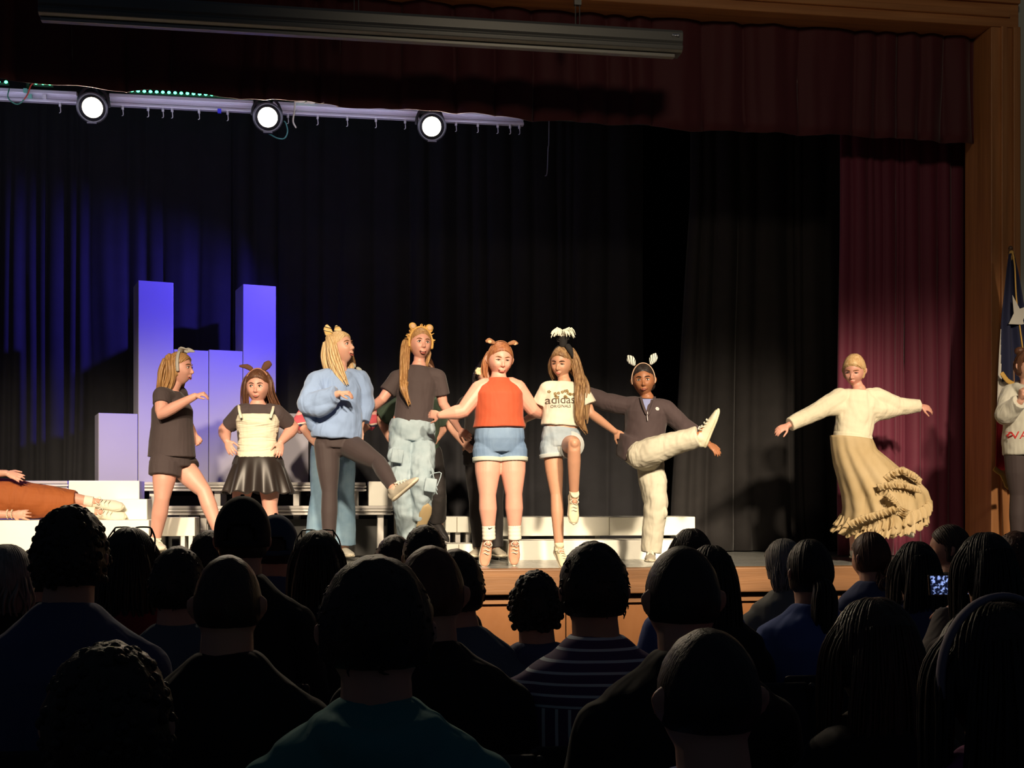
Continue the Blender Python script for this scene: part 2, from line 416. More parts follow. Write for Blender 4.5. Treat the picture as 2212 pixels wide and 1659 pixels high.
par(932, 273, 'third lit can lamp on the bar, near the middle of the stage', (1.6, 2.0, 1.0))
# a fourth lamp half hidden by the valance
c = W(1285, 252, 9.5); root = empty('stage_lamp', c, 'lit lamp half hidden by the valance hem, right of the lighting bar', 'stage light')
d = (Vector((0,5,.6))-c).normalized(); s_ = Vector((.8,.1,-.45)).normalized()
g = Geo(); g.sweep([c+Vector((0,0,.10))-s_*.03, c+Vector((0,0,.05)), c], [.05,.06,.055], n=16); g.sweep([c+Vector((0,0,.09)), Vector((c.x, c.y, 6.41))], [.012,.012], n=8); build('housing', g, lampblack, root)
g = Geo(); g.ell(c+Vector((-.03,-.05,0)), (.034,.012,.017), Matrix.Rotation(.6,3,'Y')); g.ell(c+Vector((.035,-.05,-.035)), (.030,.012,.018), Matrix.Rotation(.6,3,'Y')); build('lens', g, mat('lit_lens_small', (1,.95,.7), .3, emit=7), root)
# green led strips lying on the bar
led = mat('green_led', (.06,1.0,.35), .3, emit=9.0)
for (x0, y0, x1, y1, n, lab) in ((285,201,510,215,18,'long strip of green glowing leds on the lighting bar between the first two lamps'), (645,228,872,242,11,'strip of green leds on the bar between second and third lamps'), (78,180,108,183,3,'short cluster of three green leds left of the first lamp'), (-20,176,13,180,3,'green leds at the left edge of the picture on the bar')):
    a = W(x0,y0,BY-.05); b = W(x1,y1,BY-.05); b.z = a.z = max(a.z, zb+.075); root = empty('led_strip', (a+b)/2, lab, 'led strip')
    g = Geo(); g.box((a+b)/2+Vector((0,.01,-.012)), ((b-a).length+.04, .03, .012), Matrix.Rotation(math.atan2(b.z-a.z, b.x-a.x)*-1,3,'Y')); build('strip_base', g, mat('strip_base', (.03,.12,.06), .5), root, smooth=False)
    for k in range(n):
        p = a.lerp(b, k/(n-1)); g = Geo(); g.ell(p, (.0135,.012,.0125), nu=10, nv=6); build('led', g, led, root)
# hanging cords
def cord(name, pts, r, m, lab):
    g = Geo(); g.sweep(pts, [r]*len(pts), n=8, sub=5); tag(build(name, g, m), lab, 'cable')
def WP(l, Y): return [W(a, b, Y) for a, b in l]
cord('power_cable', WP([(20,192),(17,210),(30,223),(42,224),(52,215)], BY-.09), .005, mat('green_cable', (.05,.22,.14), .5), 'thin green cable looping under the left end of the lighting bar')
cord('power_cable', WP([(52,215),(60,203),(66,186),(72,180)], BY-.09), .005, mat('red_cable', (.55,.06,.03), .5), 'thin red cable beside the green loop at the left of the bar')
cord('power_cable', WP([(614,262),(618,268),(621,285),(614,299),(598,298),(580,288)], BY-.12), .006, mat('teal_cable', (.08,.28,.24), .5), 'teal cable curling below the second lamp')
cord('power_cable', WP([(637,222),(636,240),(633,262),(639,275)], BY-.1), .007, mat('white_cable', (.7,.66,.5), .5), 'short white cable with a knob hanging right of the second lamp')
cord('pull_cord', [W(1186,262,10.2)+Vector((0,0,6.41-W(1186,262,10.2).z))]+WP([(1186,262),(1184,320),(1182,372),(1178,380)], 10.2), .005, mat('grey_cord', (.25,.27,.33), .5), 'thin grey cord hanging in front of the black curtain')
root = empty('clip_lamp', W(650,218,BY-.1), 'small white clip lights on the bar above the white cable', 'clip light')
for px, py in ((650,218),(672,220)):
    g = Geo(); c = W(px,py,BY-.1); g.ell(c, (.035,.02,.018)); g.sweep([c, c+Vector((-.05,0,-.012))], [.012,.006], n=8); build('lamp_head', g, mat('white_enamel', (.85,.8,.6), .4), root)

# ------------------------------------------------------------------ risers, blocks and boxes
white = mat('cream_paint', (.95,.94,.84), .6, var=.05, vscale=3, bump=.05, bscale=25)
white2 = mat('pale_paint', (.80,.78,.68), .6, var=.07, vscale=3, bump=.05, bscale=25)
tread = mat('riser_deck', (.55,.53,.50), .6, var=.06)
alum = mat('riser_metal', (.66,.64,.60), .4, metal=.2)
darkf = mat('dark_panel', (.035,.035,.033), .7)
def riser(px0, px1, ytop, Y, depth, lab, legs=None, th=.075, back=True):
    a = W(px0, ytop, Y); b = W(px1, ytop, Y); z = a.z
    root = empty('choir_riser', ((a.x+b.x)/2, Y, SZ), lab, 'riser')
    L = b.x-a.x; cx = (a.x+b.x)/2
    g = Geo(); g.box((cx, Y+depth/2, z-.012), (L, depth, .024)); build('deck', g, tread, root, False, .003)
    for k in range(2):
        g = Geo(); g.box((cx, Y+.012, z-.036-.028*k), (L+.01, .03, .017)); build('edge_rail', g, alum, root, False, .003)
    g = Geo(); g.box((cx, Y+.035, z-.05), (L-.02, .02, .05)); build('frame', g, alum, root, False)
    for px in (legs or (px0+18, px1-18)):
        x = W(px, ytop, Y+.08).x
        for yy in (Y+.08, Y+depth-.06):
            g = Geo(); g.box((x, yy, (z-.07+SZ)/2), (.05, .04, z-.07-SZ)); build('leg', g, alum, root, False, .003)
    if back:
        g = Geo(); g.box((cx, Y+depth-.02, (z+SZ)/2-.05), (L-.06, .02, z-SZ-.12)); build('dark_back_panel', g, darkf, root, False)
    return z
# long three-step riser: top, middle
riser(306, 790, 1041, 10.05, .75, 'top tier of the metal choir riser carrying the blue-lit boxes', legs=(330, 470, 640, 768))
riser(355, 848, 1093, 9.78, .26, 'middle tier of the metal choir riser behind the girl in the white camisole', legs=(395, 440, 560, 822))
riser(-120, 146, 1038, 10.05, .75, 'riser end seen behind the lying person at the left edge', legs=(-90,130))
def block(name, px0, px1, ytop, Y, depth, zb_, m, lab, cat='platform', groove=None, rz=0.0):
    a = W(px0, ytop, Y); b = W(px1, ytop, Y)
    g = Geo(); L = b.x-a.x; g.box(((a.x+b.x)/2, Y+depth/2, (a.z+zb_)/2), (L, depth, a.z-zb_))
    if groove:
        for f in groove: g.box((a.x+L*f, Y-.0015, (a.z+zb_)/2), (.006, .004, a.z-zb_-.02))
    o = build(name, g, m, None, False, .006); tag(o, lab, cat); return o
ZP = W(20,1125,8.97).z
block('painted_block', 148, 301, 1038, 9.55, .27, ZP+.001, white, 'tall cream painted block behind the white sneakers')
block('painted_block', 235, 318, 1078, 9.30, .24, ZP+.001, white, 'small cream block set just right of the white sneakers')
block('painted_block', -260, 146, 1062, 9.60, .22, ZP+.001, white2, 'pale block behind the lying person, at the left edge')
block('painted_platform', -300, 322, 1125, 8.97, .86, SZ+.001, white, 'long cream painted platform the lying person rests on')
# low bench right of it
a = W(328, 1118, 9.22); b = W(420, 1118, 9.22)
root = empty('low_bench', ((a.x+b.x)/2, 9.42, SZ), 'low open cream step bench beside the walking girl', 'step bench')
L = b.x-a.x; cx = (a.x+b.x)/2; zt = a.z
g = Geo(); g.box((cx, 9.42, zt-.07), (L, .34, .14)); build('top', g, white2, root, False, .005)
g = Geo(); g.box((cx, 9.42, SZ+.042), (L, .34, .08)); build('bottom', g, white2, root, False, .005)
for x in (a.x+.03, a.x+.22, b.x-.03):
    g = Geo(); g.box((x, 9.42, (zt-.14+SZ+.08)/2), (.03, .36, zt-.14-SZ-.08)); build('upright', g, alum, root, False)
# cream panels right of the riser
block('painted_block', 796, 858, 1040, 10.12, .30, 1.36, white, 'cream block at the right end of the top riser tier', 'platform')
block('step_box', 856, 905, 1110, 9.75, .35, SZ+.15, white2, 'pale step box behind the cargo jeans', 'step box')
# right steps
def slab_unit(px0, px1, ytop, Y, depth, h, lab, legs=False, groove=None):
    a = W(px0, ytop, Y); b = W(px1, ytop, Y); L = b.x-a.x; cx = (a.x+b.x)/2
    root = empty('white_step', (cx, Y, SZ), lab, 'step')
    g = Geo(); g.box((cx, Y+depth/2, a.z-h/2), (L, depth, h)); build('top', g, white, root, False, .008)
    if groove:
        for f in groove:
            g = Geo(); g.box((a.x+L*f, Y-.002, a.z-h/2), (.006, .006, h-.01)); build('joint', g, mat('joint_line', (.35,.33,.25), .8), root, False)
    if a.z-h > SZ+.03:
        for x in (a.x+.05, a.x+L*.5, b.x-.05):
            g = Geo(); g.box((x, Y+depth*.5, (a.z-h+SZ)/2), (.04, depth*.7, a.z-h-SZ)); build('leg', g, alum, root, False)
    return root
slab_unit(1083, 1502, 1117, 9.62, .55, .155, 'upper of the wide bright cream steps behind the two girls on the right', groove=(.55,))
slab_unit(1098, 1478, 1168, 9.25, .36, .158, 'lower of the wide bright cream steps, behind the girl in denim shorts')
slab_unit(955, 1026, 1116, 9.75, .35, .13, 'narrow upper cream step left of the girl in the orange top', groove=(.45,))
slab_unit(965, 1030, 1175, 9.40, .34, .10, 'narrow lower cream step left of the girl in the orange top', groove=(.4,))
block('grey_side_box', 1034, 1079, 1122, 9.45, .50, SZ+.001, mat('grey_paint', (.33,.34,.31), .6), 'grey box filling the gap between the narrow and the wide cream steps', 'box')
# tall boxes
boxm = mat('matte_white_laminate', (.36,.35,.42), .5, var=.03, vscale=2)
AL = math.radians(15); rx = Vector((math.cos(AL), math.sin(AL), 0)); ry = Vector((-math.sin(AL), math.cos(AL), 0)); R15 = Matrix.Rotation(AL, 3, 'Z')
Z0 = W(306,1041,10.05).z
spec = [(213,298,893,'short narrow box at the far left of the blue-lit row'), (298,374,608,'left tall narrow box of the blue-lit row'), (374,446,756,'middle-height box beside the left tall box'), (446,517,757,'middle-height box beside the right tall box'), (517,589,616,'right tall narrow box of the blue-lit row'), (589,663,893,'short box at the right end of the blue-lit row')]
org = W(298, 1000, 10.22); org.z = Z0
wd = .285
for i, (a, b, yt, lab) in enumerate(spec):
    k = i-1; w = wd if i else .31
    f0 = org+rx*(wd*k if i else -w)
    f0.z = Z0; ctr = f0+rx*(w/2)+ry*.17
    d_ = (f0+rx*(w/2)); dep = d_.x*SN+d_.y*CS
    h = ZC+(HY-yt)/FPX*dep-Z0
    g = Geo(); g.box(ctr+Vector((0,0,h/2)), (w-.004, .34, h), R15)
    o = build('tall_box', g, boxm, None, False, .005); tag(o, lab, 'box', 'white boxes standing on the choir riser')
    # short end box stands on a support behind the riser edge
# ------------------------------------------------------------------ flag
FY = 8.55
root = empty('state_flag', W(2190, 1000, FY), 'blue, white and red star flag with gold fringe on a pole by the right frame', 'flag')
root.location.z = SZ
pole_b = W(2204, 1000, FY); pole_b.z = SZ; pole_t = W(2183, 545, FY)
gold = mat('gold_fringe', (.75,.45,.10), .5, bump=.3, bscale=200)
g = Geo(); g.sweep([pole_b+Vector((0,.03,.03)), pole_t], [.013,.012], n=12); build('pole', g, mat('oak_pole', (.30,.14,.05), .4), root)
g = Geo(); g.sweep([pole_b+Vector((0,.03,.0)), pole_b+Vector((0,.03,.05))], [.14,.05], cap='flat', n=24); build('pole_base', g, mat('brass_base', (.45,.33,.12), .35, metal=.7), root)
g = Geo(); g.ell(pole_t+Vector((0,0,.03)), (.018,.018,.02)); g.sweep([pole_t, pole_t+Vector((0,0,.02))], [.02,.012]); build('finial', g, mat('finial', (.12,.07,.04), .35), root)
g = Geo(); g.sweep([pole_t+Vector((0,-.01,-.045)), pole_t+Vector((0,-.01,-.005))], [.026,.018], n=12); g.sweep(WP([(2187,545),(2192,575),(2195,640),(2202,700),(2209,752)], FY-.05), [.006]*5, n=8, sub=4); build('gold_cord', g, gold, root)
# cloth: rows by height, left/right edges in pixels
rows = [(548,2179,2190),(600,2173,2200),(680,2165,2212),(760,2160,2232),(830,2157,2242),(900,2154,2246),(960,2151,2248),(1012,2148,2250)]
nc = 60; nr = 50
def rowat(t):
    f = t*(len(rows)-1); i = min(len(rows)-2, int(f)); q = f-i
    return [rows[i][k]*(1-q)+rows[i+1][k]*q for k in range(3)]
vs = []; fs = []; ms = []
for j in range(nr+1):
    y, xl, xr = rowat(j/nr)
    for i in range(nc+1):
        u = i/nc; px = xl+(xr-xl)*u
        py = y+(0 if j < nr-8 else (j-nr+8)/8*18*u)
        p = W(px, py, FY-.02); amp = .008+.035*(j/nr)
        p.y += amp*math.sin(u*17+.6*math.sin(j/nr*4)); vs.append(p)
for j in range(nr):
    for i in range(nc):
        a = j*(nc+1)+i; fs.append((a, a+1, a+nc+2, a+nc+1))
        y, xl, xr = rowat((j+.5)/nr); px = xl+(xr-xl)*(i+.5)/nc; py = y
        lim = 2168-(py-680)*.02
        if py < 820+(px-2165)*.9 and (py < 690 or px > 2163+(py-690)*.03): mi = 0
        elif py > 893+(px-2160)*1.0 : mi = 2
        elif px < 2163+(py-690)*.03 or py < 893+(px-2160): mi = 1
        else: mi = 1
        ms.append(mi)
fl_m = [mat('flag_navy', (.012,.016,.055), .8, sheen=.1), mat('flag_white', (.62,.60,.54), .8), mat('flag_red', (.48,.02,.04), .8)]
for mi, nm in ((0,'blue_field'), (1,'white_stripe'), (2,'red_stripe')):
    g = Geo(); ff = [f for f, k in zip(fs, ms) if k == mi]
    used = sorted({q for f in ff for q in f}); mp = {q: n_ for n_, q in enumerate(used)}
    g.add([vs[q] for q in used], [tuple(mp[q] for q in f) for f in ff])
    o = put(nm, g.mesh(nm, recalc=False), fl_m[mi], root); sm = o.modifiers.new('s','SOLIDIFY'); sm.thickness = .004
sp_ = [(2187,637),(2203,667),(2222,660),(2210,692),(2212,700),(2206,701),(2179,700),(2190,677)]
g = Geo(); pts = WP(sp_, FY-.065); g.add(pts+[p+Vector((0,.004,0)) for p in pts], [tuple(range(8)), tuple(range(15,7,-1))]+[(i,(i+1)%8,8+(i+1)%8,8+i) for i in range(8)]); build('star', g, fl_m[1], root, False)
g = Geo(); g.sweep(WP([(2164,806),(2176,822),(2190,830)], FY-.07), [(.018,.006)]*3, side=(0,0,1)); build('fringe', g, gold, root)
g = Geo(); g.sweep(WP([(2148,1012),(2156,1018),(2164,1024),(2172,1040),(2178,1052),(2200,1050)], FY-.06), [(.020,.006)]*6, side=(0,0,1)); build('fringe', g, gold, root)
# ================================================================== people
def lerp(a, b, t): return a+(b-a)*t
def cutpath(P, R, t0, t1):
    """part of a polyline with radii between parameters t0..t1 (one unit per joint)"""
    def at(t):
        i = min(len(P)-2, int(t)); q = t-i
        return P[i].lerp(P[i+1], q), lerp(R[i], R[i+1], q)
    out = [at(t0)]+[(P[i], R[i]) for i in range(len(P)) if t0 < i < t1]+[at(t1)]
    return [o[0] for o in out], [o[1] for o in out]
def hand(g, wrist, tip, nrm, curl=.35, thumb=1, s=1.0, spread=.12, fat=1.0):
    wrist = Vector(wrist); d = (Vector(tip)-wrist).normalized(); n = Vector(nrm); n = (n-d*n.dot(d)).normalized(); w = d.cross(n).normalized()
    g.sweep([wrist-d*.015*s, wrist+d*.02*s, wrist+d*.05*s, wrist+d*.078*s], [(.021*s,.017*s),(.028*s,.015*s),(.036*s,.014*s),(.034*s,.011*s)], side=w, n=12, sub=2)
    for k, (off, L) in enumerate(((-.026,.066),(-.009,.074),(.009,.070),(.025,.055))):
        b = wrist+d*(.072-abs(off)*.25)*s+w*off*s*thumb*-1
        dd = (d+w*(off*spread*-40*thumb*.25)).normalized(); P = [b]; c = curl*(1+.12*k)
        for j, fr in enumerate((.42,.32,.26)):
            dd = (dd*math.cos(c*(.6+.5*j))+n*math.sin(c*(.6+.5*j))).normalized()
            P.append(P[-1]+dd*L*fr*s)
        g.sweep(P, [.0088*s*fat,.0082*s*fat,.0076*s*fat,.0064*s*fat], n=8, sub=1, smooth=False)
    b = wrist+d*.022*s+w*.022*s*thumb
    d1 = (d*.62+w*.72*thumb+n*.25).normalized(); d2 = (d*.85+w*.35*thumb+n*.35).normalized()
    g.sweep([b, b+d1*.034*s, b+d1*.034*s+d2*.028*s, b+d1*.034*s+d2*.05*s], [.0125*s,.0100*s,.0090*s,.0070*s], n=8, sub=1, smooth=False)
def headM(c, yaw=0, pitch=0, roll=0, s=1.0):
    return Matrix.Translation(c) @ Matrix.Rotation(math.radians(yaw),4,'Z') @ Matrix.Rotation(math.radians(pitch),4,'X') @ Matrix.Rotation(math.radians(roll),4,'Y') @ Matrix.Scale(s,4)
def head(g, HM, fat=1.0, hx=1.0):
    vs = []; fs = []; nu, nv = 40, 32
    def gs(p, c, r): return math.exp(-((p-Vector(c)).length/r)**2)
    for j in range(nv+1):
        th = math.pi*j/nv
        for i in range(nu):
            ph = 2*math.pi*i/nu
            n = Vector((math.sin(th)*math.cos(ph), math.sin(th)*math.sin(ph), math.cos(th)))
            p = Vector((n.x*.074*hx, n.y*.093, n.z*.115))
            if n.z < 0:
                z = -n.z; p.x *= 1-(.27/fat)*z**1.7
                p.y = p.y*(1-.48*z**1.1) if n.y > 0 else p.y*(1-.10*z*z)
                p.z *= 1.0
            if n.y < 0: p.y *= .97
            for sx in (-1, 1):
                k = gs(p, (sx*.031,-.088,.002), .017); p += Vector((0,.013,0))*k
                k = gs(p, (sx*.042,-.070,-.036), .026); p += Vector((sx*.003,-.007,0))*k*fat
            k = gs(p, (0,-.085,-.102), .024); p += Vector((0,-.015,-.004))*k
            k = gs(p, (0,-.088,.026), .05); p += Vector((0,-.003,0))*k
            vs.append(HM @ p)
    for j in range(nv):
        for i in range(nu):
            k = (i+1) % nu; fs.append((j*nu+i, (j+1)*nu+i, (j+1)*nu+k, j*nu+k))
    g.add(vs, fs)
    T = lambda *p: HM @ Vector(p)
    sc = HM.to_scale().x; R = HM.to_3x3().normalized()
    g.sweep([T(0,-.080,.008), T(0,-.091,-.012), T(0,-.101,-.034), T(0,-.090,-.041)], [.006*sc,.0072*sc,.0092*sc,.006*sc], n=10)
    for sx in (-1,1):
        g.ell(T(sx*.0105,-.091,-.037), (.0062*sc,.007*sc,.0055*sc), R, 8, 6)
        g.sweep([T(sx*.070*hx,.008,.020), T(sx*.082*hx,.014,.012), T(sx*.082*hx,.012,-.008), T(sx*.072*hx,.002,-.028)], [.007*sc,.010*sc,.009*sc,.006*sc], n=8)
    g.sweep([T(-.020,-.077,-.062), T(0,-.0835,-.060), T(.020,-.077,-.062)], [.004*sc,.0062*sc,.004*sc], n=8)
    g.sweep([T(-.016,-.076,-.070), T(0,-.081,-.070), T(.016,-.076,-.070)], [.004*sc,.0062*sc,.004*sc], n=8)
EYEW = lambda: M('eye_white', (.75,.72,.68), .3)
IRIS = lambda: M('iris', (.03,.018,.012), .25)
def face(root, HM, brow=(.18,.09,.04), lip=(.62,.16,.13), mouth='smile', look=0.0, squint=1.0, dark=False):
    sc = HM.to_scale().x; R = HM.to_3x3().normalized(); T = lambda *p: HM @ Vector(p)
    lash = M('lashes', (.035,.02,.015), .6)
    for sx in (-1, 1):
        g = Geo(); g.ell(T(sx*.031,-.0755,.001), (.0135*sc,.0085*sc,.0072*sc*squint), R, 12, 8, 0)
        g.ell(T(sx*.031+look,-.0805,.001), (.0065*sc,.0052*sc,.0064*sc*squint), R, 10, 8, 1)
        g.sweep([T(sx*.017,-.081,.003), T(sx*.026,-.0870,.0085*squint+.001), T(sx*.036,-.0850,.0080*squint+.001), T(sx*.0465,-.074,.001)], [.0016*sc,.0023*sc,.0023*sc,.0012*sc], n=6, mi=2)
        build('eye', g, [EYEW(), IRIS(), lash], root)
        g = Geo(); g.sweep([T(sx*.014,-.0905,.020), T(sx*.028,-.0885,.0255), T(sx*.042,-.079,.0245), T(sx*.050,-.070,.019)], [(.0024*sc,.0036*sc),(.0026*sc,.004*sc),(.002*sc,.003*sc),(.001*sc,.0015*sc)], n=6)
        build('eyebrow', g, M('brow_%.2f' % brow[0], brow, .8), root)
    Tm = lambda x, y, z: T(x, y+.0105, z)
    L = M('lips_%.2f_%.2f' % (lip[0], lip[1]), lip, .4)
    up = .006 if mouth in ('smile','open','grin') else 0
    g = Geo()
    if mouth in ('open','grin'):
        o = .009 if mouth == 'open' else .0035
        g.ell(Tm(0,-.0865,-.066-o*.4), (.0235*sc,.0065*sc,(.0045+o)*sc), R, 16, 10, 1)
        g.ell(Tm(0,-.0890,-.0632+o*.1), (.0200*sc,.0052*sc,.0040*sc), R, 12, 8, 2)
        g.sweep([Tm(-.029,-.0790,-.062+up), Tm(-.013,-.0890,-.0590), Tm(0,-.0925,-.0592), Tm(.013,-.0890,-.0590), Tm(.029,-.0790,-.062+up)], [.0016*sc,.0032*sc,.003*sc,.0032*sc,.0016*sc], n=8, mi=0)
        g.sweep([Tm(-.029,-.0790,-.062+up), Tm(-.015,-.0865,-.069-o), Tm(0,-.0890,-.0715-o*1.2), Tm(.015,-.0865,-.069-o), Tm(.029,-.0790,-.062+up)], [.0016*sc,.0036*sc,.0042*sc,.0036*sc,.0016*sc], n=8, mi=0)
    else:
        g.sweep([Tm(-.028,-.0790,-.0645+up), Tm(-.010,-.0940,-.0625), Tm(0,-.0960,-.0635), Tm(.010,-.0940,-.0625), Tm(.028,-.0790,-.0645+up)], [.0014*sc,.0034*sc,.003*sc,.0034*sc,.0014*sc], n=8, mi=0)
        g.sweep([Tm(-.025,-.0800,-.0655+up), Tm(0,-.0945,-.0715), Tm(.025,-.0800,-.0655+up)], [.0014*sc,.0044*sc,.0014*sc], n=8, mi=0)
        g.sweep([Tm(-.028,-.0800,-.0645+up), Tm(0,-.0978,-.0668), Tm(.028,-.0800,-.0645+up)], [.001*sc,.0012*sc,.001*sc], n=6, mi=1)
    build('mouth', g, [L, M('mouth_dark', (.06,.012,.01), .5), M('teeth', (.8,.77,.68), .3)], root)
def tress(g, pts, rad, n=22, r=.008, seed=1, side=None, jitter=.4, core=True, spread=1.0, end=.35):
    """a mass of hair along a path: a core volume and separate strands round it"""
    rnd = random.Random(seed); P = [Vector(p) for p in pts]
    R = [(q, q) if not isinstance(q, (tuple,list)) else tuple(q) for q in rad]
    if core: g.sweep(P, [(a*.88, b*.88) for a, b in R], side=side, n=14, sub=4)
    sd0 = Vector(side) if side is not None else None
    for k in range(n):
        ph = 2*math.pi*(k+rnd.uniform(-.4,.4))/n; Q = []
        for i, p in enumerate(P):
            t = (P[min(len(P)-1,i+1)]-P[max(0,i-1)]).normalized()
            a = sd0-t*sd0.dot(t) if sd0 is not None else t.orthogonal(); a.normalize(); b = t.cross(a)
            f = i/(len(P)-1); ph2 = ph+f*jitter*rnd.uniform(-1,1); gr = .92+spread*.22*f*rnd.random()
            Q.append(p+a*R[i][0]*gr*math.cos(ph2)+b*R[i][1]*gr*math.sin(ph2))
        L = (P[-1]-P[-2]).normalized(); Q[-1] += L*rnd.uniform(-.03,.05)
        rr = r*rnd.uniform(.7,1.3)
        g.sweep(Q, [rr*.7]+[rr]*(len(Q)-2)+[rr*end], n=6, sub=4)
def skull(n, w=1.0, fat=1.0):
    p = Vector((n.x*.074*w, n.y*.093, n.z*.115))
    if n.z < 0:
        z = -n.z; p.x *= 1-(.24/fat)*z**1.7; p.y = p.y*(1-.42*z**1.1) if n.y > 0 else p.y*(1-.08*z*z)
    return p
def hair_cap(g, HM, thick=.011, back=.020, up=.010, part=None, low=-.075, seed=1, w=1.0, hl=.066, strands=True, sr=.0040, rough=0.0, full=0.0):
    """scalp hair: a shell round the skull that dives under the skin inside the face outline"""
    sc = HM.to_scale().x; rnd = random.Random(seed)
    def inside(p):     # >0 in the face, <0 in the hair
        line = hl-.55*p.x*p.x/.075
        fz = line-p.z                                   # below the hairline
        fy = (-.012-.25*max(0, p.z))-p.y                # in front of the ears
        if p.z < -.055: fy = max(fy, .0) if p.y > 0 else fy+.02
        return min(fz, fy)
    def pt(n, extra=0.0):
        p = skull(n, w); d = inside(p)
        t = thick*(1+full*max(0, n.z)) + extra
        k = max(0.0, min(1.0, (.010-d)/.012)); t = lerp(-.008, t, k)
        kb = max(0.0, min(1.0, (p.z-low)/.018)); t = lerp(-.008, t, kb)
        if rough: t += rough*noise.noise(p*55)
        return p+n*t, k*kb
    vs = []; fs = []; nu, nv = 48, 36
    for j in range(nv+1):
        th = math.pi*j/nv
        for i in range(nu):
            ph = 2*math.pi*i/nu; n = Vector((math.sin(th)*math.cos(ph), math.sin(th)*math.sin(ph), math.cos(th))); vs.append(HM @ pt(n)[0])
    for j in range(nv):
        for i in range(nu):
            k = (i+1) % nu; fs.append((j*nu+i, (j+1)*nu+i, (j+1)*nu+k, j*nu+k))
    g.add(vs, fs)
    if not strands: return
    px = 0.0 if part is None else part
    for sx in (-1, 1):
        for k in range(22):
            f = k/21; a = Vector((px/.074+sx*.10, lerp(-.80, .62, f), .0)); a.z = math.sqrt(max(.02, 1-a.x**2-a.y**2)); e = Vector((sx*lerp(.93,.28,f**1.2), lerp(-.02,.95,f), lerp(-.12,-.30,f))).normalized()
            Q = []
            for j in range(7):
                n = a.lerp(e, j/6).normalized(); p, kk = pt(n, -.0022)
                if kk < .7: p = p if Q == [] else p
                Q.append(HM @ p)
            rr = sr*sc*rnd.uniform(.7,1.25); g.sweep(Q, [rr*.6]+[rr]*5+[rr*.6], n=6, sub=2)
def arcband(g, HM, y=.0, r=.0875, h=.128, rad=.006, flat=1.0):
    T = lambda *p: HM @ Vector(p); sc = HM.to_scale().x
    P = [T(r*math.cos(math.radians(a)), y, .004+h*math.sin(math.radians(a)) if a>=0 and a<=180 else .004+h*math.sin(math.radians(a))) for a in range(-12, 193, 12)]
    g.sweep(P, [(rad*sc*flat, rad*sc*.5)]*len(P), side=HM.to_3x3() @ Vector((0,1,0)), n=8, sub=2)
ARM = [.047,.042,.036,.036,.023]; LEG = [.083,.074,.050,.053,.033]
def limb_pts(a, b, c, f1=.5, f2=.33):
    return [a, a.lerp(b, f1), b, b.lerp(c, f2), c]
def frame(J):
    ss = (J['sL']-J['sR']).normalized(); hs = (J['hL']-J['hR']).normalized(); return ss, hs
TB = [(-.06,.120,.085),(.10,.158,.108),(.38,.122,.092),(.70,.138,.102),(.90,.118,.072),(1.0,.055,.050)]
def torso_pts(J, prof, wmul=1.0, dmul=1.0, m=0.0):
    P = J['pelvis']; N = J['neck']; ss, hs = frame(J); mid = J.get('mid')
    pts = []; rad = []; sd = []
    for t, a, b in prof:
        if mid is not None and 0 < t < 1:
            c = P*(1-t)**2+mid*2*t*(1-t)+N*t*t
        else: c = P+(N-P)*t
        pts.append(c); rad.append((a*wmul+m, b*dmul+m)); q = max(0, min(1, t)); sd.append((hs*(1-q)+ss*q))
    return pts, rad, sd
def person(name, label, group, D, J, skin, head_kw, face_kw=None, w=1.0, dm=1.0, am=1.0, lm=1.0, floor=True, hs=1.0, prof=None, hands=None, voxel=.0048, neck_r=.043, hfat=1.0, hx=1.05, coarse=False, fingers=True, hand_s=.93):
    """J holds world points; returns (root, joints, head matrix)"""
    HM = headM(J['head'], s=hs, **head_kw)
    g = Geo()
    p, r, s = torso_pts(J, prof or TB, w, dm); g.sweep(p, r, side=s, n=20, sub=4)
    ss, _ = frame(J)
    nb = J['neck']; T = lambda *q: HM @ Vector(q)
    g.sweep([nb-(T(0,.012,-.06)-nb)*.25, nb, T(0,.012,-.060), T(0,.01,-.02)], [neck_r*1.15, neck_r, neck_r*.95, neck_r], n=14)
    for a in 'LR':
        S = J['s'+a]; g.sweep([nb+(S-nb)*.15-Vector((0,0,.03)), nb+(S-nb)*.6-Vector((0,0,.012)), S], [.040,.048*am,.045*am], n=12)
        P = limb_pts(S, J['e'+a], J['w'+a]); g.sweep(P, [q*am for q in ARM[:4]]+[ARM[4]*(am*.5+.5)], n=14, sub=3, smooth=False)
        P = limb_pts(J['h'+a], J['k'+a], J['a'+a]); g.sweep(P, [q*lm for q in LEG[:4]]+[LEG[4]*(lm*.5+.5)], n=28, sub=3, smooth=False)
        kk = J['k'+a]; fw = J.get('face_dir', Vector((0,-1,0))); g.ell(kk+fw*.014*lm, (.036*lm,.036*lm,.042*lm), nu=12, nv=8)
        # foot inside the shoe
        A = J['a'+a]; Tt = J['t'+a]; g.sweep([J['k'+a].lerp(A,.9), A, A.lerp(Tt, .25)], [.030,.028,.020], n=10)
        hd = (hands or {}).get(a, {})
        if 'tip' not in hd:
            hd = dict(hd); hd['tip'] = J['w'+a]+(J['w'+a]-J['e'+a])
        dflt = Vector((0,-1,.0))
        hand(g, J['w'+a], hd['tip'], hd.get('n', dflt), hd.get('curl', .3), hd.get('thumb', 1), hd.get('s', hand_s), hd.get('spread', .12))
    head(g, HM, hfat, hx)
    bz = min(J['aL'].z, J['aR'].z)-.08
    root = empty(name, (J['pelvis'].x, J['pelvis'].y, SZ if floor is True else floor), label, 'person', group)
    fused('body', g, skin, root, voxel, 3)
    if face_kw is not None: face(root, HM, **face_kw)
    return root, HM
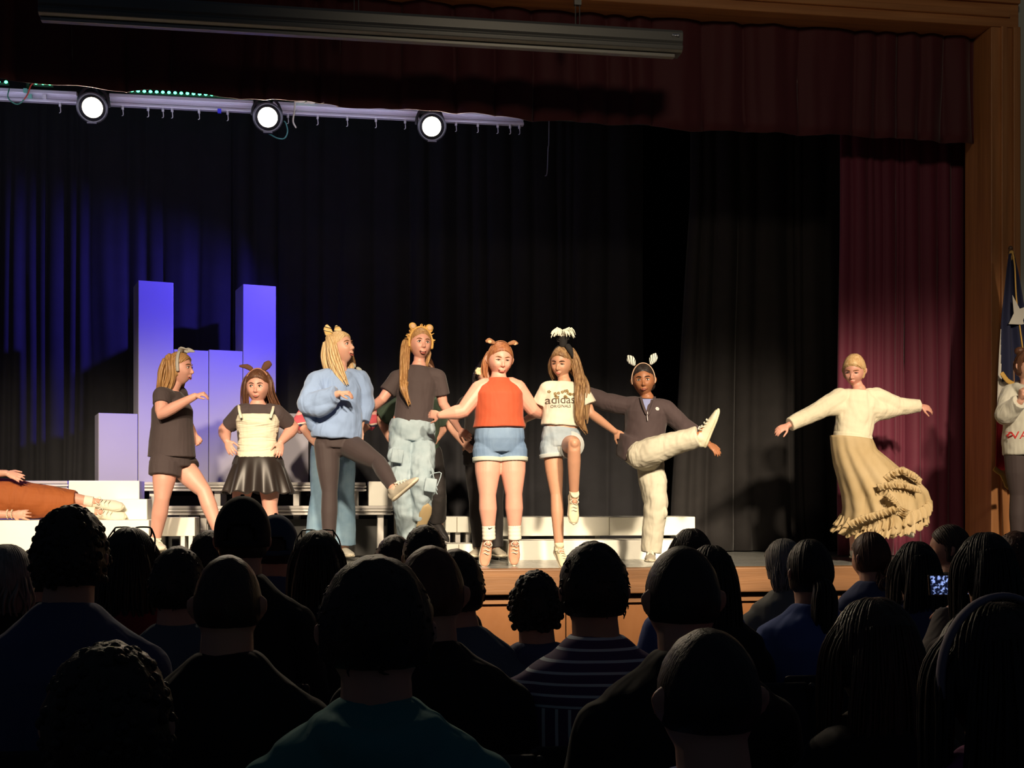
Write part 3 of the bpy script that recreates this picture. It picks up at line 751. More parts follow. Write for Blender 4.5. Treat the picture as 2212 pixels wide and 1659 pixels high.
def shirt(root, J, m, prof, sleeve=None, sm=.012, am=1.0, name='shirt', cuff=0.0, wmul=1.0, voxel=.006, disp=.006, dscale=.10, puff=None, it=3, extra=None):
    """prof: (t,a,b) stations from hem to neckline; sleeve: how far along the arm (0 shoulder, 2 elbow, 4 wrist)"""
    g = Geo(); p, r, s = torso_pts(J, prof, wmul); g.sweep(p, r, side=s, n=28, sub=4, cap='flat')
    nb = J['neck']
    for a in 'LR':
        S = J['s'+a]
        sl = sleeve.get(a) if isinstance(sleeve, dict) else sleeve
        g.sweep([nb+(S-nb)*.20-Vector((0,0,.052)), nb+(S-nb)*.62-Vector((0,0,.020)), S], [.046+sm,.049*am+sm,.047*am+sm], n=14)
        if sl:
            P = limb_pts(S, J['e'+a], J['w'+a]); R = [q*am+sm for q in ARM]
            if puff: R = [q+pp for q, pp in zip(R, puff)]
            if cuff: R[-1] += cuff
            P2, R2 = cutpath(P, R, 0, sl); g.sweep(P2, R2, n=16, sub=4, cap='flat', smooth=False)
            g.ell(S, (R[0],)*3)
            if sl > 2: g.ell(P[2], (R[2],)*3)
    if extra: extra(g)
    return fused(name, g, m, root, voxel, it, disp, dscale)
def trousers(root, J, m, prof, length=4.0, add=(.012,)*5, lm=1.0, name='trousers', wmul=1.0, voxel=.006, disp=.006, dscale=.09, extra=None, it=3):
    g = Geo(); p, r, s = torso_pts(J, prof, wmul); g.sweep(p, r, side=s, n=24, sub=4, cap='flat')
    g.ell(J['pelvis']-Vector((0,0,.04)), (.10*wmul,.09,.09))
    for a in 'LR':
        ln = length.get(a) if isinstance(length, dict) else length
        P = limb_pts(J['h'+a], J['k'+a], J['a'+a]); R = [q*lm+e for q, e in zip(LEG, add)]
        P2, R2 = cutpath(P, R, 0, ln); g.sweep(P2, R2, n=20, sub=4, cap='flat', smooth=False)
        g.ell(P[0], (R[0]*.98,)*3)
        if ln > 2: g.ell(P[2], (R[2],)*3)
    if extra: extra(g)
    return fused(name, g, m, root, voxel, it, disp, dscale)
def shoe(root, A, T, up, m, solem, s=1.0, lacem=None, high=False, lab=None):
    """A ankle, T toe tip, up = direction out of the top of the foot"""
    A = Vector(A); T = Vector(T); f = (T-A); U = Vector(up); U = U.normalized()
    h = .062*s; f0 = f-U*f.dot(U); fl = f0.normalized(); H = A-U*h-fl*.045*s; w = fl.cross(U).normalized()
    L = min(.27, max(.20, (T-H).dot(fl)))*1.0
    pt = lambda t, hh, x=0: H+fl*L*t+U*hh*s+w*x*s
    g = Geo()
    g.sweep([pt(.0,.036), pt(.12,.036), pt(.32,.035), pt(.55,.029), pt(.78,.023), pt(.96,.018)], [(.026*s,.032*s),(.033*s,.040*s),(.034*s,.038*s),(.040*s,.032*s),(.043*s,.024*s),(.028*s,.016*s)], side=w, n=18, sub=3)
    g.sweep([pt(.14,.04), pt(.17,.082 if not high else .11)], [(.036*s,.040*s),(.034*s,.036*s)], side=w, n=16, cap='flat')
    o = fused('shoe', g, m, root, .0045, 2)
    if lab: o['label'] = lab
    g = Geo(); g.sweep([pt(-.03,.006), pt(.08,.006), pt(.35,.006), pt(.72,.006), pt(.95,.010), pt(1.03,.014)], [(.022*s,.012*s),(.037*s,.013*s),(.037*s,.012*s),(.047*s,.012*s),(.036*s,.012*s),(.012*s,.009*s)], side=w, n=18, sub=3, power=.8)
    build('sole', g, solem, o)
    if lacem:
        for k in range(4):
            t = .36+.10*k; z = .080-.0065*k; g = Geo()
            g.sweep([pt(t,z-.014,-.024), pt(t+.02,z+.002,-.010), pt(t-.01,z+.002,.010), pt(t+.01,z-.014,.024)], [.0032*s]*4, n=6); build('lace', g, lacem, o)
        g = Geo()
        for sx in (-1,1):
            g.sweep([pt(.36,.080), pt(.34,.088,.016*sx), pt(.42,.084,.030*sx), pt(.44,.074,.020*sx)], [.003*s]*4, n=6)
        build('lace', g, lacem, o)
    return o
def sock(root, K, A, t0, t1, r, m, lab=None, bulge=0):
    g = Geo(); a = K.lerp(A, t0); b = K.lerp(A, t1)
    n = 9; g.sweep([a.lerp(b, i/(n-1)) for i in range(n)], [r+bulge*(i % 2) for i in range(n)], n=18, cap='flat', sub=2)
    o = build('sock', g, m, root)
    if lab: o['label'] = lab
    return o
def PJ(Y, spec):
    """joint pixel table -> world points; each entry (px, py[, dy])"""
    J = {}
    for k, v in spec.items(): J[k] = W(v[0], v[1], Y+(v[2] if len(v) > 2 else 0))
    for a in 'LR':                                  # keep feet that should stand on the boards at board height
        pass
    return J
SK1 = mat('skin_fair', (.66,.36,.26), .5, sss=.12, var=.05, vscale=9)
SK2 = mat('skin_rosy', (.68,.345,.26), .5, sss=.12, var=.06, vscale=9)
SK3 = mat('skin_brown', (.34,.14,.065), .5, sss=.10, var=.06, vscale=9)
SK4 = mat('skin_tan', (.57,.30,.19), .5, sss=.12, var=.05, vscale=9)
# ================================================================== performers
V = Vector
def rings_surf(name, rings, m, parent, thick=.004, closed=True):
    vs = [p for r in rings for p in r]; n = len(rings[0]); fs = []
    for j in range(len(rings)-1):
        for i in range(n if closed else n-1):
            q = (i+1) % n; fs.append((j*n+i, j*n+q, (j+1)*n+q, (j+1)*n+i))
    g = Geo(); g.add(vs, fs); o = put(name, g.mesh(name), m, parent)
    s = o.modifiers.new('s', 'SOLIDIFY'); s.thickness = thick; s.offset = 0
    return o
def ground(J, a, ax, ay, dx, dy, d=.0):
    """plant a foot flat on the boards: ankle at world x, y; toe offset dx, dy"""
    J['a'+a] = V((ax, ay, SZ+.088)); J['t'+a] = V((ax+dx, ay+dy, SZ+.022))
blk_cotton = mat('charcoal_cotton', (.060,.042,.042), .85, sheen=.1, bump=.1, bscale=300, fold=.25)
blk_knit = mat('black_knit', (.022,.018,.018), .8, sheen=.1, fold=.3)
legging = mat('dark_leggings', (.050,.034,.034), .75, sheen=.15, bump=.06, bscale=300)
denim = mat('light_denim', (.26,.40,.52), .8, vscale=7, col2=(.16,.28,.40), bump=.2, bscale=250, fold=.3)
denim_p = mat('pale_denim', (.38,.47,.52), .8, vscale=8, col2=(.27,.36,.41), bump=.2, bscale=250, fold=.5)
whitecloth = mat('cream_cotton', (.68,.64,.52), .85, fold=.35, bump=.08, bscale=300)
blue_k = mat('pale_blue_fleece', (.26,.37,.60), .9, sheen=.3, fold=.5, bump=.12, bscale=160)
orange_k = mat('orange_rib_top', (.47,.078,.028), .8, sheen=.1, fold=.2, bump=.1, bscale=260)
rust = mat('rust_orange_cloth', (.36,.095,.018), .8, fold=.5, bump=.06, bscale=200)
shoe_w = mat('off_white_shoe', (.74,.70,.58), .6); shoe_g = mat('grey_suede', (.42,.38,.30), .8); sole_w = mat('pale_sole', (.66,.60,.46), .6); sole_b = mat('brown_sole', (.36,.27,.14), .7); lace_w = mat('laces', (.80,.76,.64), .8)
shoe_p = mat('pink_tan_shoe', (.62,.31,.20), .65, var=.12, vscale=20); shoe_blk = mat('black_boot', (.03,.027,.027), .6)
sock_w = mat('white_sock', (.82,.76,.64), .9, bump=.3, bscale=200)
blond = hair_mat('dark_blond_hair', (.28,.13,.045), (.52,.30,.12)); blond_l = hair_mat('light_blond_hair', (.50,.32,.14), (.74,.54,.30))
brown = hair_mat('brown_hair', (.07,.028,.015), (.16,.07,.035)); blackh = hair_mat('black_hair', (.010,.008,.008), (.03,.02,.018)); red_b = hair_mat('auburn_hair', (.24,.08,.035), (.40,.17,.07))
GR = 'girls performing on the stage'

# ---- lying person in a rust orange dress
Y = 9.27
J = PJ(Y, dict(head=(-262,1052), neck=(-222,1066), pelvis=(-8,1082,.0), sR=(-200,1048,-.02), sL=(-205,1108,.02), eR=(-90,1030,-.10), eL=(-110,1112,-.22), wR=(14,1026,-.16), wL=(26,1115,-.24),
     hR=(0,1066), hL=(0,1100), kR=(98,1072,-.04), kL=(98,1102,-.04), aR=(196,1087,-.02), aL=(200,1110,-.02), tR=(262,1086,-.10), tL=(270,1112,-.10)))
J['face_dir'] = V((0,-1,0))
root, HM = person('person', 'person in a rust orange dress lying on the cream platform at the left edge', GR, 0, J, SK1, dict(yaw=0, pitch=0, roll=-80), dict(mouth='smile'), prof=[(-.04,.10,.085),(.10,.115,.105),(.38,.10,.092),(.70,.12,.10),(.90,.105,.072),(1.0,.055,.05)],
    hands=dict(R=dict(tip=W(62,1042,Y-.19), n=(.0,.75,-.5), curl=.12, thumb=1, spread=.5), L=dict(tip=W(78,1116,Y-.26), n=(0,.9,-.1), curl=.15, thumb=-1, spread=.8)), floor=ZP)
g = Geo(); c0 = lambda px, t, b, dy=0: (W(px,(t+b)/2,Y+dy), (b-t)/2*9.1/FPX)
st = [(-215,1042,1116,.115),(-150,1044,1118,.115),(-90,1040,1121,.13),(-20,1036,1122,.15),(30,1040,1122,.15),(80,1050,1122,.14),(130,1058,1118,.12),(166,1064,1112,.105)]
g.sweep([c0(a,b,c)[0] for a,b,c,d in st], [(c0(a,b,c)[1], d) for a,b,c,d in st], side=(0,0,1), n=28, sub=4, cap='flat'); fused('dress', g, rust, root, .006, 2, .016, .09)
for a, K, A, T in (('R',J['kR'],J['aR'],J['tR']), ('L',J['kL'],J['aL'],J['tL'])):
    sock(root, K, A, .86, 1.05, .038, sock_w); shoe(root, A, T, (-.12,-.75,.45) if a == 'R' else (-.1,-.85,.3), shoe_w, sole_w, 1.0, lace_w, lab='off-white lace-up sneaker')
for t in (.93, 1.0): 
    g = Geo(); c = J['eL'].lerp(J['wL'], t); d = (J['wL']-J['eL']).normalized()
    for k in range(14):
        a = 2*math.pi*k/14; g.ell(c+V((0,math.sin(a),math.cos(a)))*.027*1.05, (.006,)*3, nu=8, nv=6)
    build('bracelet', g, M('beads', (.75,.62,.45), .3), root)

root.location.z += .014
# ---- walking girl, black tee and shorts
Y = YD(370, 8.72)
J = PJ(Y, dict(head=(388,797), neck=(372,846), pelvis=(371,985), sR=(350,856,-.13), sL=(386,852,.10), eR=(348,895,-.20), wR=(421,856,-.26), eL=(398,905,.17), wL=(420,940,.10),
     hR=(358,1000,-.06), hL=(386,1000,.06), kR=(350,1078,-.10), kL=(441,1062,-.05), aR=(335,1170,-.02), aL=(474,1155,-.10), tR=(352,1204,-.18), tL=(502,1172,-.26)))
J['face_dir'] = V((.7,-.7,0))
root, HM = person('person', 'girl in black tee and shorts with a silver headband striding right by the boxes', GR, 0, J, SK2, dict(yaw=72, pitch=-4), dict(mouth='open', brow=(.25,.13,.06)), w=.98, am=1.15, lm=1.08,
    hands=dict(R=dict(tip=W(446,848,Y-.28), n=(0,.5,-1), curl=1.0, thumb=-1, s=.85), L=dict(curl=.6)))
shirt(root, J, blk_cotton, [(-.02,.165,.175),(.2,.155,.165),(.45,.145,.15),(.72,.150,.145),(.90,.125,.09),(1.0,.062,.058)], sleeve=.9, sm=.016, am=1.1)
trousers(root, J, blk_cotton, [(-.16,.14,.14),(.05,.155,.15),(.2,.145,.14)], length=dict(R=.72,L=.62), add=(.03,.034,.03,.02,.01), lm=1.05, name='shorts')
g = Geo(); hair_cap(g, HM, .012)
T = lambda *q: HM @ V(q)
for sd in (-1, 1):
    tress(g, [T(sd*.055,.045,.085), T(sd*.088,.03,.02), T(sd*.088,.035,-.07), T(sd*.085,.085,-.17), T(sd*.06,.14,-.24)], [(.03,.03),(.030,.022),(.034,.022),(.034,.022),(.014,.010)], 12, .007, 3+sd)
tress(g, [T(0,.085,.07), T(0,.115,-.01), T(0,.13,-.10), T(.02,.17,-.20), T(.04,.22,-.29)], [(.06,.03),(.075,.03),(.07,.028),(.05,.022),(.02,.01)], 18, .008, 5, side=HM.to_3x3() @ V((1,0,0)))
build('hair', g, blond, root)
g = Geo(); arcband(g, HM, -.022, .088, .129, .013); hb = build('headband', g, M('silver_grey_plush', (.42,.40,.36), .6), root)
for sx in (-1, 1):
    g = Geo(); g.sweep([T(sx*.035,-.03,.125), T(sx*.05,-.055,.138), T(sx*.06,-.095,.125)], [(.022,.010),(.022,.009),(.006,.004)], n=12); build('ear', g, M('silver_grey_plush', (.42,.40,.36), .6), hb)
sock(root, J['kR'], J['aR'], .88, 1.05, .040, sock_w); sock(root, J['kL'], J['aL'], .88, 1.05, .040, sock_w)
for a in 'RL': shoe(root, J['a'+a], J['t'+a], (0,0,1), shoe_w, sole_w, .95, lace_w)

# ---- girl in white camisole, hands on hips
Y = YD(557, 9.1)
J = PJ(Y, dict(head=(557,836), neck=(557,874), pelvis=(557,1002), sR=(522,893), sL=(596,893), eR=(484,930,.10), wR=(490,953,-.06), eL=(634,924,.10), wL=(607,955,-.06),
     hR=(533,1005), hL=(582,1005), kR=(518,1092,-.03), kL=(583,1092,-.03), aR=(520,1180), aL=(592,1180), tR=(512,1210,-.2), tL=(604,1210,-.2)))
ground(J, 'R', J['aR'].x, Y, -.05, -.19); ground(J, 'L', J['aL'].x, Y, .05, -.19)
root, HM = person('person', 'girl in a cream camisole and flared black skirt with her hands on her hips', GR, 0, J, SK2, dict(yaw=-8, pitch=2), dict(mouth='smile', look=-.003, brow=(.10,.05,.03)), w=1.1, am=1.32, lm=1.12, hfat=1.35, hx=1.1, hs=1.05, neck_r=.047,
    hands=dict(R=dict(tip=W(503,985,Y-.14), n=(.3,1,0), curl=.30, thumb=1, spread=.5), L=dict(tip=W(601,992,Y-.14), n=(-.3,1,0), curl=.30, thumb=-1, spread=.5)))
shirt(root, J, blk_cotton, [(.35,.148,.118),(.70,.162,.128),(.90,.135,.085),(1.0,.066,.06)], sleeve=1.45, sm=.010, am=1.3, disp=.003)
g = Geo(); p, r, s = torso_pts(J, [(.10,.165,.135),(.22,.152,.130),(.42,.148,.126),(.60,.158,.134),(.72,.166,.150),(.83,.158,.136)]); g.sweep(p, r, side=s, n=28, sub=4, cap='flat')
cm = fused('camisole', g, mat('cream_jersey', (.76,.71,.54), .85, fold=.6, fscale=5, fstretch=(.5,.5,3)), root, .005, 2, .005, .06)
for a, b in (((513,871),(521,902)), ((594,871),(584,902))):
    pts = [W(a[0]+(3 if a[0] < 560 else -3),a[1]+4,Y-.02), W((a[0]+b[0])/2, (a[1]+b[1])/2, Y-.115), W(b[0],b[1],Y-.15)]
    g = Geo(); g.sweep(pts, [(.011,.004)]*3, n=8, sub=3, side=(1,0,0)); build('strap', g, whitecloth, cm)
rings = []
for j in range(22):
    t = j/21; c = J['pelvis'].lerp(J['pelvis'], 0)+V((0,0,.06-.28*t)); a = lerp(.155,.262,t**.8); b = lerp(.125,.21,t**.8); rings.append([c+V((math.cos(q)*a*(1+.06*t*math.sin(q*11+1)), math.sin(q)*b*(1+.11*t*math.sin(q*11+1)), .012*t*math.sin(q*11))) for q in [2*math.pi*i/110 for i in range(110)]])
rings_surf('skirt', rings, mat('black_satin', (.022,.016,.014), .42, sheen=.2), root)
trousers(root, J, blk_knit, [(-.14,.15,.12),(.05,.15,.12),(.15,.14,.12)], length=.72, add=(.02,.014,.01,.01,.01), lm=1.12, name='undershorts')
g = Geo(); hair_cap(g, HM, .011, w=1.05); T = lambda *q: HM @ V(q)
for sd, dx in ((-1,0), (1,.03)):
    tress(g, [T(sd*.050,.02,.10), T(sd*.084,-.005,.04), T(sd*.094,.0,-.05), T(sd*(.098+dx),.03,-.15), T(sd*(.10+dx*2),.05,-.22)], [(.02,.02),(.018,.030),(.022,.036),(.026,.034),(.012,.012)], 10, .006, 8+sd)
tress(g, [T(0,.085,.07), T(0,.11,-.02), T(.03,.12,-.12), T(.08,.13,-.21)], [(.06,.03),(.078,.03),(.07,.028),(.03,.018)], 16, .008, 5, side=(1,0,0))
build('hair', g, brown, root)
g = Geo(); arcband(g, HM, -.005, .089, .128, .012); hb = build('headband', g, M('pink_brown_plush', (.42,.20,.13), .8), root)
ep = M('brown_plush_ear', (.13,.055,.03), .9)
g = Geo(); g.sweep([T(-.045,-.01,.128), T(-.075,-.012,.145), T(-.125,-.012,.150)], [(.018,.010),(.020,.012),(.008,.006)], n=12); build('ear', g, ep, hb)
g = Geo(); g.sweep([T(.045,-.01,.128), T(.068,-.012,.155), T(.090,-.012,.172)], [(.020,.012),(.030,.015),(.022,.010)], n=12); build('ear', g, ep, hb)
for a in 'RL': shoe(root, J['a'+a], J['t'+a], (0,0,1), shoe_w, sole_w, .9, lace_w)

# ---- person in striped sweater and jeans, mostly hidden behind the blue sweatshirt
Y = YD(730, 9.45)
J = PJ(Y, dict(head=(744,788), neck=(732,835), pelvis=(720,968), sR=(688,862), sL=(772,862), eR=(648,912,.06), wR=(672,950,-.05), eL=(806,905,.04), wL=(766,945,-.02),
     hR=(697,972), hL=(742,972), kR=(690,1070,-.02), kL=(746,1070,-.02), aR=(683,1165), aL=(744,1165), tR=(680,1210,-.2), tL=(750,1210,-.2)))
ground(J, 'R', J['aR'].x, Y, -.04, -.19); ground(J, 'L', J['aL'].x, Y, .05, -.19)
root, HM = person('person', 'person in a pink striped sweater and wide jeans standing behind the blue sweatshirt girl', GR, 0, J, SK1, dict(yaw=10), dict(mouth='smile'),
    hands=dict(R=dict(tip=W(694,962,Y-.1), n=(0,1,0), curl=.3, thumb=1), L=dict(tip=W(742,958,Y-.14), n=(0,1,0), curl=.3, thumb=-1)))
strp = stripe_mat('pink_striped_knit', [(0,(.62,.10,.13)),(.25,(.75,.42,.36)),(.4,(.62,.08,.12)),(.6,(.03,.04,.09)),(.72,(.78,.60,.50)),(.82,(.62,.10,.13))], 7.5, 'Z', .9, .06)
shirt(root, J, strp, [(.0,.165,.125),(.4,.155,.12),(.72,.155,.12),(.90,.125,.085),(1.0,.062,.058)], sleeve=3.0, sm=.026, disp=.012)
trousers(root, J, denim, [(-.16,.15,.115),(.05,.165,.125),(.22,.14,.115)], length=3.9, add=(.012,.014,.020,.030,.058), name='jeans')
g = Geo(); hair_cap(g, HM, .012); tress(g, [HM @ V(q) for q in ((0,.085,.05),(0,.11,-.05),(0,.12,-.16))], [(.06,.03),(.07,.03),(.03,.01)], 14, .008, 2, side=(1,0,0)); build('hair', g, blond, root)
g = Geo()
for q, r_ in (((762,789),(.028,.012,.020)), ((776,799),(.030,.012,.018))): g.ell(W(q[0],q[1],Y-.05), r_, Matrix.Rotation(.7,3,'Y'))
build('hair_bow', g, M('pale_grey_bow', (.50,.52,.45), .6), root)
for a in 'RL': shoe(root, J['a'+a], J['t'+a], (0,0,1), shoe_w, sole_w, .95)

# ---- girl in pale blue sweatshirt kicking
Y = YD(730, 8.65)
J = PJ(Y, dict(head=(737,752), neck=(735,800), pelvis=(727,950), sR=(686,826,-.04), sL=(776,822,.05), eR=(668,872,-.14), wR=(733,850,-.27), eL=(786,872,.06), wL=(778,925,.02),
     hR=(706,962), hL=(748,958), kR=(712,1062,-.02), kL=(818,1000,-.28), aR=(710,1172), aL=(851,1056,-.52), tR=(700,1210,-.18), tL=(893,1064,-.58)))
ground(J, 'R', J['aR'].x, Y, -.04, -.20)
J['tL'] = J['aL']+V((.165,-.10,.04)); 
root, HM = person('person', 'girl in a baggy pale blue sweatshirt and dark leggings kicking one leg forward', GR, 0, J, SK1, dict(yaw=52, pitch=-17, roll=-4), dict(mouth='open', brow=(.25,.13,.06)),
    hands=dict(R=dict(tip=W(754,848,Y-.30), n=(0,.6,-1), curl=.75, thumb=-1, s=.85), L=dict(curl=.4, tip=W(776,950,Y))))
def bx_extra(g):
    g.sweep([W(668,876,Y-.14), W(690,884,Y-.18), W(712,872,Y-.22)], [.062,.066,.050], n=16)
    g.sweep([W(664,850,Y-.08), W(662,880,Y-.10), W(676,920,Y-.04)], [.048,.052,.04], n=14)
shirt(root, J, blue_k, [(.02,.178,.145),(.10,.186,.155),(.3,.180,.150),(.55,.168,.14),(.75,.165,.13),(.88,.145,.100),(.97,.105,.080)], sleeve=dict(R=3.85,L=3.6), sm=.030, puff=(.004,.012,.016,.008,.004), disp=.024, dscale=.11, voxel=.0065, name='sweatshirt', extra=bx_extra)
trousers(root, J, legging, [(-.12,.135,.11),(.05,.150,.118),(.2,.13,.108)], length=3.95, add=(.010,.007,.006,.006,.006), name='leggings', disp=.002)
g = Geo(); T = lambda *q: HM @ V(q); hair_cap(g, HM, .012)
tress(g, [T(0,.085,.07), T(0,.120,-.02), T(0,.125,-.12), T(0,.10,-.21)], [(.065,.03),(.080,.034),(.078,.030),(.05,.012)], 20, .008, 5, side=HM.to_3x3() @ V((1,0,0)))
tress(g, [T(-.055,.03,.09), T(-.090,.015,.02), T(-.096,.02,-.07), T(-.100,.01,-.17), T(-.10,-.01,-.25)], [(.03,.028),(.018,.045),(.018,.050),(.018,.045),(.008,.02)], 18, .007, 6, side=HM.to_3x3() @ V((1,0,0)))
tress(g, [T(.055,.03,.09), T(.086,.015,.02), T(.088,.03,-.07), T(.085,.03,-.15)], [(.03,.028),(.016,.035),(.018,.035),(.010,.02)], 12, .007, 7, side=HM.to_3x3() @ V((1,0,0)))
build('hair', g, blond_l, root)
g = Geo(); arcband(g, HM, .028, .090, .128, .006); hb = build('headband', g, M('tan_band', (.50,.30,.12), .7), root)
tig = stripe_mat('tiger_plush', [(0,(.75,.50,.18)),(.5,(.05,.03,.02)),(.68,(.8,.62,.32))], 42, 'Z', .9, .10)
for sx in (-1, 1):
    g = Geo(); g.sweep([T(sx*.055,.028,.118), T(sx*.062,.026,.155), T(sx*.055,.026,.180)], [(.030,.012),(.028,.012),(.010,.006)], n=14); build('ear', g, tig, hb)
shoe(root, J['aR'], J['tR'], (0,0,1), shoe_g, sole_w, .95, lace_w)
sock(root, J['kL'], J['aL'], .90, 1.04, .036, SK1, 'bare ankle'); shoe(root, J['aL'], J['tL'], (-.60,.12,.80), shoe_g, sole_w, 1.0, lace_w, lab='grey lace-up shoe kicked forward')

# ---- person in green tee, hidden behind the cargo jeans girl
Y = YD(900, 9.45)
J = PJ(Y, dict(head=(915,800), neck=(908,850), pelvis=(905,975), sR=(868,872), sL=(945,872), eR=(822,905,.05), wR=(842,950,-.04), eL=(962,918,.05), wL=(944,948,-.05),
     hR=(886,980), hL=(930,980), kR=(900,1080,.0), kL=(942,1060,-.04), aR=(905,1160), aL=(944,1122,.12), tR=(905,1210,-.2), tL=(966,1132,.02)))
ground(J, 'R', J['aR'].x, Y, 0, -.20)
J['tL'] = J['aL']+V((.12,-.10,-.12))
root, HM = person('person', 'person in dark green tee and black trousers hidden behind the girl with lion ears', GR, 0, J, SK1, dict(yaw=0), dict(), hands=dict(R=dict(tip=W(862,958,Y-.1), n=(0,1,0), thumb=1), L=dict(tip=W(928,962,Y-.1), n=(0,1,0), thumb=-1)))
shirt(root, J, mat('moss_green_cotton', (.045,.075,.050), .85, fold=.4), [(.0,.165,.13),(.4,.16,.125),(.72,.16,.12),(.90,.125,.085),(1.0,.062,.058)], sleeve=1.85, sm=.022, puff=(0,.01,.02,0,0))
trousers(root, J, blk_knit, [(-.16,.15,.115),(.05,.165,.125),(.22,.14,.115)], length=4.0, add=(.012,.02,.030,.03,.04))
g = Geo(); hair_cap(g, HM, .012); tress(g, [HM @ V(q) for q in ((0,.085,.05),(0,.11,-.05),(0,.12,-.16))], [(.06,.03),(.07,.03),(.03,.01)], 12, .008, 2, side=(1,0,0)); build('hair', g, brown, root)
for a in 'RL': shoe(root, J['a'+a], J['t'+a], (0,0,1) if a == 'R' else (.6,-.1,.6), shoe_blk, shoe_blk, 1.05)

# ---- girl with lion ears, charcoal tee and cargo jeans
Y = YD(900, 8.85)
J = PJ(Y, dict(head=(908,744), neck=(905,790), pelvis=(890,930), sR=(858,818), sL=(946,816), eR=(826,862,-.02), wR=(790,893,.10), eL=(957,872,.03), wL=(992,928,.12),
     hR=(868,942), hL=(912,942), kR=(868,1040,-.10), kL=(912,1040,-.16), aR=(884,1128,.08), aL=(910,1108,.0), tR=(886,1195,-.02), tL=(921,1110,-.05)))
J['aR'] = W(884,1172,Y+.02); J['tR'] = J['aR']+V((.02,-.19,-.045))
J['aL'] = W(905,1132,Y-.02); J['tL'] = J['aL']+V((.045,-.11,.16))
root, HM = person('person', 'girl with fluffy golden lion ears, charcoal tee and pale cargo jeans, singing mid-step', GR, 0, J, SK2, dict(yaw=12, pitch=-6, roll=3), dict(mouth='open', brow=(.28,.14,.06)),
    hands=dict(R=dict(tip=W(770,906,Y+.12), n=(0,1,0), curl=.3), L=dict(tip=W(1014,944,Y+.10), n=(0,1,0), curl=.5, thumb=-1)))
shirt(root, J, blk_cotton, [(.03,.150,.125),(.3,.140,.120),(.55,.140,.118),(.75,.148,.118),(.90,.122,.085),(1.0,.062,.060)], sleeve=1.35, sm=.016, puff=(0,.006,.012,0,0), name='tee')
def cargo(g):
    for q, r_ in (((852,985,-.10),(.05,.03,.06)), ((932,1050,-.12),(.045,.03,.065)), ((846,1010,-.08),(.04,.03,.05))): g.ell(W(q[0],q[1],Y+q[2]), r_)
trousers(root, J, denim_p, [(-.16,.150,.125),(.02,.172,.135),(.15,.160,.128)], length=dict(R=3.95,L=3.75), add=(.014,.022,.036,.030,.046), name='cargo_jeans', disp=.026, dscale=.075, extra=cargo)
for q in ((858,985,-.20),(930,1048,-.26)):
    g = Geo(); g.box(W(q[0],q[1],Y+q[2]), (.085,.02,.10), Matrix.Rotation(.15,3,'Y')); build('cargo_pocket', g, denim_p, root, True, .008)
g = Geo(); c = W(938,1022,Y-.24)
for k in range(3): g.sweep([c, c+V((.05*math.cos(k*2),-.01,.04*math.sin(k*2))), c+V((.02,-.01,-.09-.03*k))], [.004]*3, n=6)
build('drawstring', g, denim_p, root)
g = Geo(); T = lambda *q: HM @ V(q); hair_cap(g, HM, .009)
tress(g, [T(-.055,.06,.03), T(-.098,.03,.01), T(-.115,.0,-.08), W(873,815,Y-.09), W(872,840,Y-.15), W(880,862,Y-.15)], [(.022,.022),(.026,.022),(.036,.026),(.034,.024),(.026,.02),(.010,.01)], 18, .0075, 12, jitter=.9)
tress(g, [T(.05,.06,.03), T(.075,.05,-.05), T(.065,.06,-.14)], [(.02,.02),(.022,.02),(.010,.01)], 8, .007, 13)
build('hair', g, blond, root)
mane = mat('golden_plush', (.72,.42,.12), .95, var=.25, vscale=40, bump=.6, bscale=60)
g = Geo(); arcband(g, HM, -.008, .089, .124, .017, 1.0)
rnd = random.Random(4)
for k in range(46):
    a = math.radians(rnd.uniform(8,172)); p = T(.090*math.cos(a), rnd.uniform(-.018,.025), .004+.126*math.sin(a)); q = T((.108+.008*rnd.random())*math.cos(a), rnd.uniform(-.03,.03), .004+.145*math.sin(a)); g.sweep([p, q], [.008,.002], n=6, sub=1)
hb = build('headband', g, mane, root)
for sx in (-1, 1):
    g = Geo(); g.ell(T(sx*.064,-.012,.128), (.030,.013,.028), HM.to_3x3().normalized()); o = build('ear', g, mane, hb)
    g = Geo(); g.ell(T(sx*.063,-.022,.126), (.019,.007,.018), HM.to_3x3().normalized()); build('inner_ear', g, M('plush_tan', (.78,.50,.28), .9), hb)
shoe(root, J['aR'], J['tR'], (0,0,1), shoe_w, sole_w, .95, lace_w); shoe(root, J['aL'], J['tL'], (-.15,.80,.55), shoe_w, sole_b, 1.0, lace_w, lab='raised shoe showing its brown sole')

# ---- person in black behind the orange top
Y = YD(1030, 9.45)
J = PJ(Y, dict(head=(1052,808), neck=(1046,850), pelvis=(1040,985), sR=(1005,872), sL=(1085,872), eR=(972,918,.05), wR=(1000,957,-.05), eL=(1108,915,.05), wL=(1092,950,-.04),
     hR=(1030,990), hL=(1064,990), kR=(1030,1085), kL=(1070,1085), aR=(1036,1175), aL=(1072,1175), tR=(1030,1210,-.2), tL=(1080,1210,-.2)))
ground(J, 'R', J['aR'].x, Y, -.09, -.18); ground(J, 'L', J['aL'].x, Y, .03, -.2)
root, HM = person('person', 'person all in black with dark hair, standing behind the girl in the orange top', GR, 0, J, SK1, dict(yaw=-10), dict(), hands=dict(R=dict(tip=W(1020,972,Y-.12), n=(0,1,0), curl=.5, thumb=1), L=dict(tip=W(1075,965,Y-.1), n=(0,1,0), thumb=-1)))
shirt(root, J, blk_knit, [(.0,.15,.12),(.4,.145,.115),(.72,.15,.115),(.90,.122,.085),(1.0,.062,.058)], sleeve=1.2, sm=.012)
trousers(root, J, blk_knit, [(-.16,.14,.11),(.05,.15,.12),(.22,.135,.112)], length=3.95, add=(.012,.012,.012,.012,.02))
